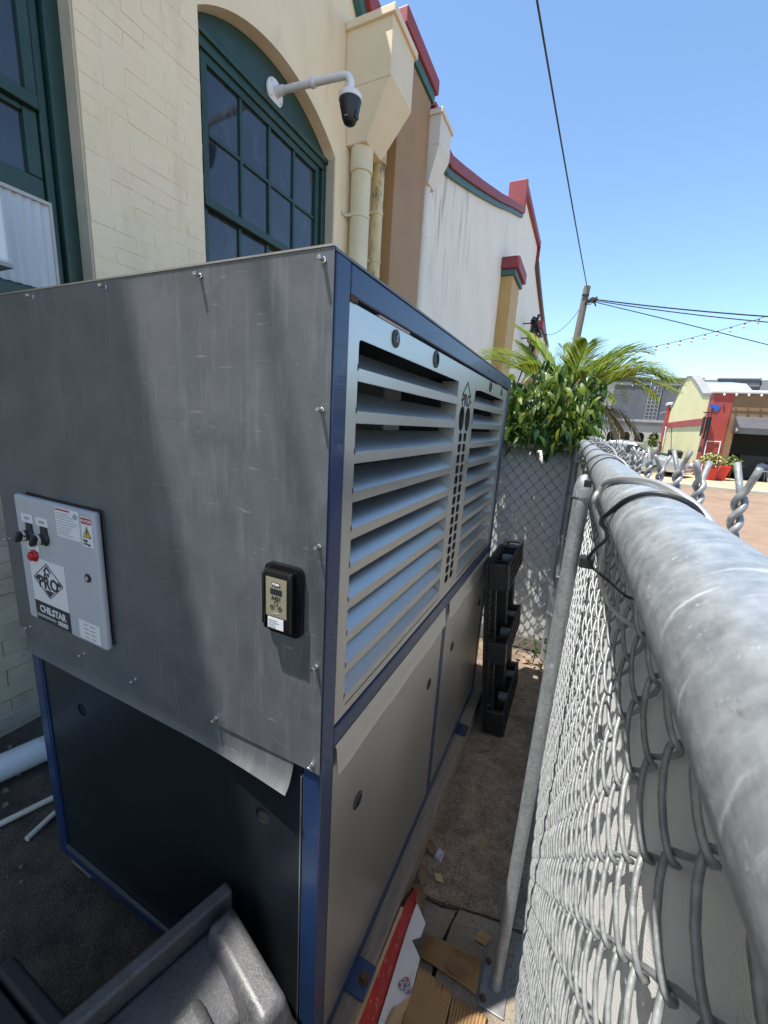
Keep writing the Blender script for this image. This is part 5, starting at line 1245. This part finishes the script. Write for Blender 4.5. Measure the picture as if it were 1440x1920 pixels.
# side wall: gabled profile facing the alley
gable = [(SY+.7, -.12), (SF, -.12), (SF, 3.55), (SF-.9, 3.62), (SF-1.8, 4.2), (SF-3.0, 4.9), (SF-3.9, 5.12), (SF-5.0, 5.02), (SF-7.0, 4.35), (SF-8.6, 3.75), (SY+.7, 3.66)]
obj('side_wall', plate('side_wall', gable, [], 'YZ', (SX+.2, 0, 0), .3, yellow), yellow, shp)
for p, q in zip(gable[2:-1], gable[3:]):
    d = .09; obj('gable_coping', MB().hexa([(SX-.0, p[0], p[1]), (SX+.4, p[0], p[1]), (SX+.4, q[0], q[1]), (SX, q[0], q[1])], [(SX-.0, p[0], p[1]+d), (SX+.4, p[0], p[1]+d), (SX+.4, q[0], q[1]+d), (SX, q[0], q[1]+d)]), greylt, shp)
obj('side_band', MB().box(SX-.02, SX+.048, SY+.72, SF-.6, 2.30, 2.62), redbr, shp)
obj('rear_pillar', MB().box(SX-.10, SX+.5, SF-.55, SF+.2, -.12, 3.75), redbr, shp, bevel=.02); obj('rear_pillar_cap', MB().box(SX-.18, SX+.6, SF-.65, SF+.3, 3.752, 3.95), mat('white_cap', (.62, .62, .62), .5), shp, bevel=.04)
obj('roof', MB().box(SX+.36, 24, SY+.52, SF+6, 3.5, 3.6), greylt, shp)
obj('roof_light', MB().hexa([(SX+.5, SF-5, 4.2), (SX+3, SF-5, 4.2), (SX+3, SF-1, 4.2), (SX+.5, SF-1, 4.2)], [(SX+.6, SF-4.6, 4.75), (SX+2.6, SF-4.6, 4.75), (SX+2.6, SF-2, 5.1), (SX+.6, SF-2, 5.1)]), mat('roof_sheet', (.45, .5, .56), .35, .5), shp)
obj('interior_back', MB().box(SX+.9, 20.5, SY+4, SY+4.1, -.1, 3.4), shopdk, shp); obj('interior_floor', MB().box(SX+.9, 20.5, SY+.31, SY+4, -.1, .002), shopdk, shp); obj('interior_ceiling', MB().box(SX+.9, 20.5, SY+.31, SY+4, 2.6, 2.7), shopdk, shp)
obj('counter', MB().box(SX+1.8, SX+5, SY+1.4, SY+1.9, .003, 1.05), shopdk, shp)
for k in range(9): obj('eave_bulb', smooth_by_angle(MB().lathe([(.01, 0), (.045, -.05), (.045, -.09), (.01, -.12)], (SX+.3+k*.42, SY-.20, 3.66), 'z', 10).mesh('bulb', bulbm), 60), bulbm, shp)
aw = obj('awning', MB().prism([(SY-.9, 1.97), (SY-.9, 2.22), (SY-.002, 2.72), (SY-.002, 2.62), (SY-.86, 2.16), (SY-.86, 1.97)], SX+.92, 20, 'x'), awningm, shp)
obj('awning_end', MB().prism([(SY-.895, 1.98), (SY-.895, 2.215), (SY-.004, 2.71), (SY-.004, 2.05), (SY-.5, 1.98)], SX+.905, SX+.918, 'x'), awningm, aw)
for k, (a, c_) in enumerate(((0, .10), (.06, .16), (.02, .2))): obj('awning_mark', MB().box(SX+.900, SX+.904, SY-.75+k*.09, SY-.70+k*.09, 2.06+a*.3, 2.12+c_*.5), label_w, aw)
obj('downspout', MB().tube([(SX-.04, SF-.8, -.1), (SX-.04, SF-.8, 2.3), (SX-.04, SF-.2, 2.4)], .04, 8), label_w, shp); obj('wall_stay', MB().tube([(SX+.02, 29, .2), (SX+.02, 31, 2.4), (SX-.2, 32, 2.42)], .02, 6), cable, shp)
obj('window_lamp', smooth_by_angle(MB().lathe([(.02, .1), (.13, .03), (.15, -.03), (.02, -.06)], (SX+1.9, SY+1.3, 2.15), 'z', 12).mesh('lamp', mat('amber_shade', (.4, .2, .06), .5))), mat('amber_shade', (.4, .2, .06)), shp)

# ladder rack, wind chime, banner scrap
lr = thing('metal_rack', 'white metal ladder frame leaning on the red pillar', 'ladder', (SX+.35, SY-.25, 0))
lrb = MB()
for x in (SX+.06, SX+.56): obj('rail', MB().tube([(x, SY-.42, .002), (x+.02, SY-.10, 1.62)], .02, 6), label_w, lr)
for q in (.35, .62, .98): obj('rung', MB().tube([(SX+.06+.02*q, SY-.42+.32*q, 1.62*q), (SX+.56+.02*q, SY-.42+.32*q, 1.62*q)], .02, 6), label_w, lr)
bs_ = thing('blue_banner', 'small blue rag of a banner hanging on the red pillar', 'banner', (SX+.1, SY-.1, 2.9))
obj('cloth', MB().prism([(SX-.12, 3.18), (SX+.30, 3.16), (SX+.26, 2.98), (SX+.12, 2.86), (SX+.06, 3.02), (SX-.10, 3.06)], SY-.10, SY-.075, 'y'), bluepl, bs_)
wc = thing('wind_chime', 'long black wind chime hanging before the yellow wall corner', 'wind chime', (SX-.15, SY-.4, 1.3))
obj('top_disc', MB().lathe([(.20, 0), (.20, .03)], (SX-.14, SY-.35, 2.80), 'z', 14).tube([(SX-.14, SY-.35, 2.83), (SX+.0, SY-.08, 3.05)], .008, 5), cable, wc)
for k in range(5):
    a = 2*math.pi*k/5; obj('chime_tube', MB().tube([(SX-.14+.13*math.cos(a), SY-.35+.13*math.sin(a), 1.55+.12*k), (SX-.14+.13*math.cos(a), SY-.35+.13*math.sin(a), 2.62)], .034, 8).tube([(SX-.14+.13*math.cos(a), SY-.35+.13*math.sin(a), 2.62), (SX-.14+.13*math.cos(a), SY-.35+.13*math.sin(a), 2.80)], .006, 4), cable, wc)
obj('sail', MB().lathe([(.09, 0), (.02, .26)], (SX-.14, SY-.35, 1.10), 'z', 6).tube([(SX-.14, SY-.35, 1.36), (SX-.14, SY-.35, 2.80)], .006, 4), cable, wc)

# potted plants, chairs
def shrub(label, x, y, z0, rad, h, n, mt, pot=None, stem=True, grp=None, nm='potted_shrub'):
    t_ = thing(nm, label, 'plant', (x, y, 0), grp)
    if stem: obj('stem', MB().tube([(x, y, z0-.2), (x+.03, y, z0+h*.3), (x, y, z0+h*.7)], .02, 6), barkm, t_)
    lm = leaf_mesh('leaf', .16, .045, .01, mt); P_ = []
    for k in range(n):
        while True:
            q = Vector((rr.uniform(-1, 1), rr.uniform(-1, 1), rr.uniform(-1, 1)))
            if .25 < q.length < 1: break
        P_.append(Vector((x+q.x*rad*(1-.25*q.z), y+q.y*rad, z0+h*.5+q.z*h*.5)))
    b1_ = foliage('foliage', P_, [lm], t_, .5); me_ = bpy.data.meshes.new('foliage'); me_.from_pydata(b1_.v, [], b1_.f); me_.materials.append(mt); me_.shade_smooth()
    o_ = place(me_, 'foliage', t_); o_['kind'] = 'stuff'
    return t_
varieg = mat('variegated_leaf', (.10, .15, .03), .5, col2=(.42, .38, .12), vs=9)
shrub('variegated yellow green shrub in the red pot by the shop', 5.35, 20.6, .58, .36, .62, 260, varieg)
pt_ = thing('red_planter', 'bright red square planter on the shop pavement', 'planter', (5.35, 20.6, 0))
obj('pot', MB().hexa([(5.19, 20.44, .003), (5.51, 20.44, .003), (5.51, 20.76, .003), (5.19, 20.76, .003)], [(5.11, 20.36, .52), (5.59, 20.36, .52), (5.59, 20.84, .52), (5.11, 20.84, .52)]), redpot, pt_, bevel=.015)
obj('soil', MB().box(5.14, 5.56, 20.39, 20.81, .521, .53), soil, pt_)
p2 = thing('red_planter', 'second red planter tilted back beside the first', 'planter', (5.75, 20.9, 0))
obj('pot', MB().hexa([(5.66, 20.82, .003), (5.98, 20.82, .003), (5.98, 21.1, .003), (5.66, 21.1, .003)], [(5.76, 20.74, .58), (6.10, 20.74, .62), (6.10, 21.18, .62), (5.76, 21.18, .58)]), redpot, p2, bevel=.015)
shrub('green shrub between the red planters and the shop opening', 6.25, 21.4, .35, .30, .75, 200, foliage_far)
shrub('tall green bush at the far corner of the yellow wall', 4.75, 32.6, .3, .55, 1.7, 360, foliage_far, nm='bush')
for k in range(2):
    c_ = thing('cafe_chair', ('pale shell chair nearest the shop opening', 'pale shell chair inside the dark shop')[k], 'chair', (7.55+k*.75, SY-.3+k*1.2, 0))
    cx, cy = 7.55+k*.75, SY-.3+k*1.2
    obj('seat', smooth_by_angle(MB().lathe([(.05, .43), (.20, .44), (.24, .50), (.225, .50), (.19, .455), (.05, .445)], (cx, cy, 0), 'z', 18).mesh('seat', label_g)), label_g, c_)
    b_ = MB(); vs = []; fs = []
    for i in range(9):
        a = R(20+140*i/8); 
        for z in (.47, .62, .80-.10*abs(i-4)/4): vs.append((cx+.235*math.cos(a), cy+.235*math.sin(a)*.95, z))
    for i in range(8):
        for j in (0, 1): fs.append((i*3+j, (i+1)*3+j, (i+1)*3+j+1, i*3+j+1))
    o_ = obj('backrest', b_.add(vs, fs), label_g, c_, smooth=True); o_.modifiers.new('thick', 'SOLIDIFY').thickness = .015
    for sx in (-1, 1):
        for sy in (-1, 1): obj('leg', MB().tube([(cx+sx*.12, cy+sy*.12, .44), (cx+sx*.2, cy+sy*.2, .003)], .012, 6), label_g, c_)
for k in range(2):
    bn = thing('wheelie_bin', ('black wheeled bin by the yellow wall', 'black wheeled bin with lime green lid by the yellow wall')[k], 'bin', (4.9-k*.75, 25.5+k*2.5, 0)); x, y = 4.9-k*.75, 25.5+k*2.5
    obj('body', MB().hexa([(x-.22, y-.25, -.14), (x+.22, y-.25, -.14), (x+.22, y+.25, -.14), (x-.22, y+.25, -.14)], [(x-.29, y-.33, .92), (x+.29, y-.33, .92), (x+.29, y+.33, .92), (x-.29, y+.33, .92)]), blackp, bn, bevel=.02)
    obj('lid', MB().hexa([(x-.31, y-.36, .925), (x+.31, y-.36, .925), (x+.31, y+.35, .925), (x-.31, y+.35, .925)], [(x-.27, y-.32, .98), (x+.27, y-.32, .98), (x+.27, y+.33, 1.03), (x-.27, y+.33, 1.03)]), (blackp, lime)[k], bn, bevel=.015)
    for s_ in (-1, 1): obj('wheel', MB().lathe([(.09, -.03), (.1, -.02), (.1, .02), (.09, .03)], (x+s_*.25, y+.28, -.045), 'x', 14), tyre, bn)

def car(label, x, y, rz, paint, zg=-.145):
    c_ = thing('parked_car', label, 'car', (x, y, zg), 'cars parked along the street', rz)
    MC = Matrix.Translation((x, y, zg)) @ Matrix.Rotation(rz, 4, 'Z')
    def cobj(nm, mb, mt, parent=c_, bevel=0, sm=False):
        mb.xf(MC); o_ = obj(nm, mb, mt, None, sm, bevel); attach(o_, parent); return o_
    prof = [(-2.2, .35), (-2.25, .62), (-2.15, .92), (-1.6, 1.0), (.95, .98), (1.9, .86), (2.2, .68), (2.22, .35)]
    cobj('body', MB().prism(prof, -.86, .86, 'y'), paint, bevel=.09)
    cab = [(-1.75, .98), (-1.25, 1.40), (-.6, 1.50), (.15, 1.48), (.95, .97)]
    vs = []; n = len(cab)
    for s_ in (-1, 1):
        for px, pz in cab: vs.append((px, s_*(.80-.20*(pz-.97)/.53), pz))
    cobj('cabin', MB().add(vs, [tuple(range(n))[::-1], tuple(range(n, 2*n))]+[(i, (i+1) % n, n+(i+1) % n, n+i) for i in range(n)]), paint, bevel=.05)
    for s_ in (-1, 1):
        for (a, b_) in ((-1.25, -.38), (-.30, .55)):
            top0 = 1.36; y0 = s_*.812; y1 = s_*.668
            cobj('side_window', MB().hexa([(a-.22 if a < -1 else a, y0-s_*.01, 1.02), (b_+(.2 if b_ > 0 else 0), y0-s_*.01, 1.02), (b_+(.2 if b_ > 0 else 0), y0+s_*.012, 1.02), (a-.22 if a < -1 else a, y0+s_*.012, 1.02)],
                                         [(a+.02, y1-s_*.01, top0), (b_-.10, y1-s_*.01, top0), (b_-.10, y1+s_*.014, top0), (a+.02, y1+s_*.014, top0)]), carglass)
        for wx in (-1.35, 1.35):
            w_ = cobj('wheel', MB().lathe([(.24, -.10), (.31, -.08), (.31, .08), (.24, .10)], (wx, s_*.80, .31), 'y', 22), tyre)
            cobj('rim', MB().lathe([(.20, 0), (.21, s_*.012), (.05, s_*.02)], (wx, s_*.90, .31), 'y', 16), chrome, w_)
        cobj('headlight', MB().box(2.10, 2.225, s_*.62-.14, s_*.62+.14, .62, .74), whitep, bevel=.02); cobj('tail_light', MB().box(-2.24, -2.12, s_*.66-.12, s_*.66+.12, .70, .88), redlens, bevel=.02)
        cobj('mirror', MB().box(.55, .72, s_*.93-.07, s_*.93+.07, 1.0, 1.12), paint, bevel=.03)
    cobj('windscreen', MB().hexa([(.925, -.70, 1.02), (.945, -.70, 1.02), (.945, .70, 1.02), (.925, .70, 1.02)], [(.235, -.56, 1.45), (.255, -.56, 1.45), (.255, .56, 1.45), (.235, .56, 1.45)]), carglass)
    cobj('rear_window', MB().hexa([(-1.74, -.68, 1.03), (-1.72, -.68, 1.03), (-1.72, .68, 1.03), (-1.74, .68, 1.03)], [(-1.36, -.56, 1.37), (-1.34, -.56, 1.37), (-1.34, .56, 1.37), (-1.36, .56, 1.37)]), carglass)
    cobj('bumper', MB().box(2.16, 2.27, -.8, .8, .33, .52), paint, bevel=.04)
car('silver hatchback parked across from the fence, roof showing above the barbs', 2.6, 21.5, R(-25), silvercar)
car('dark green car parked behind the silver one', 3.3, 29.5, R(-8), redcar)
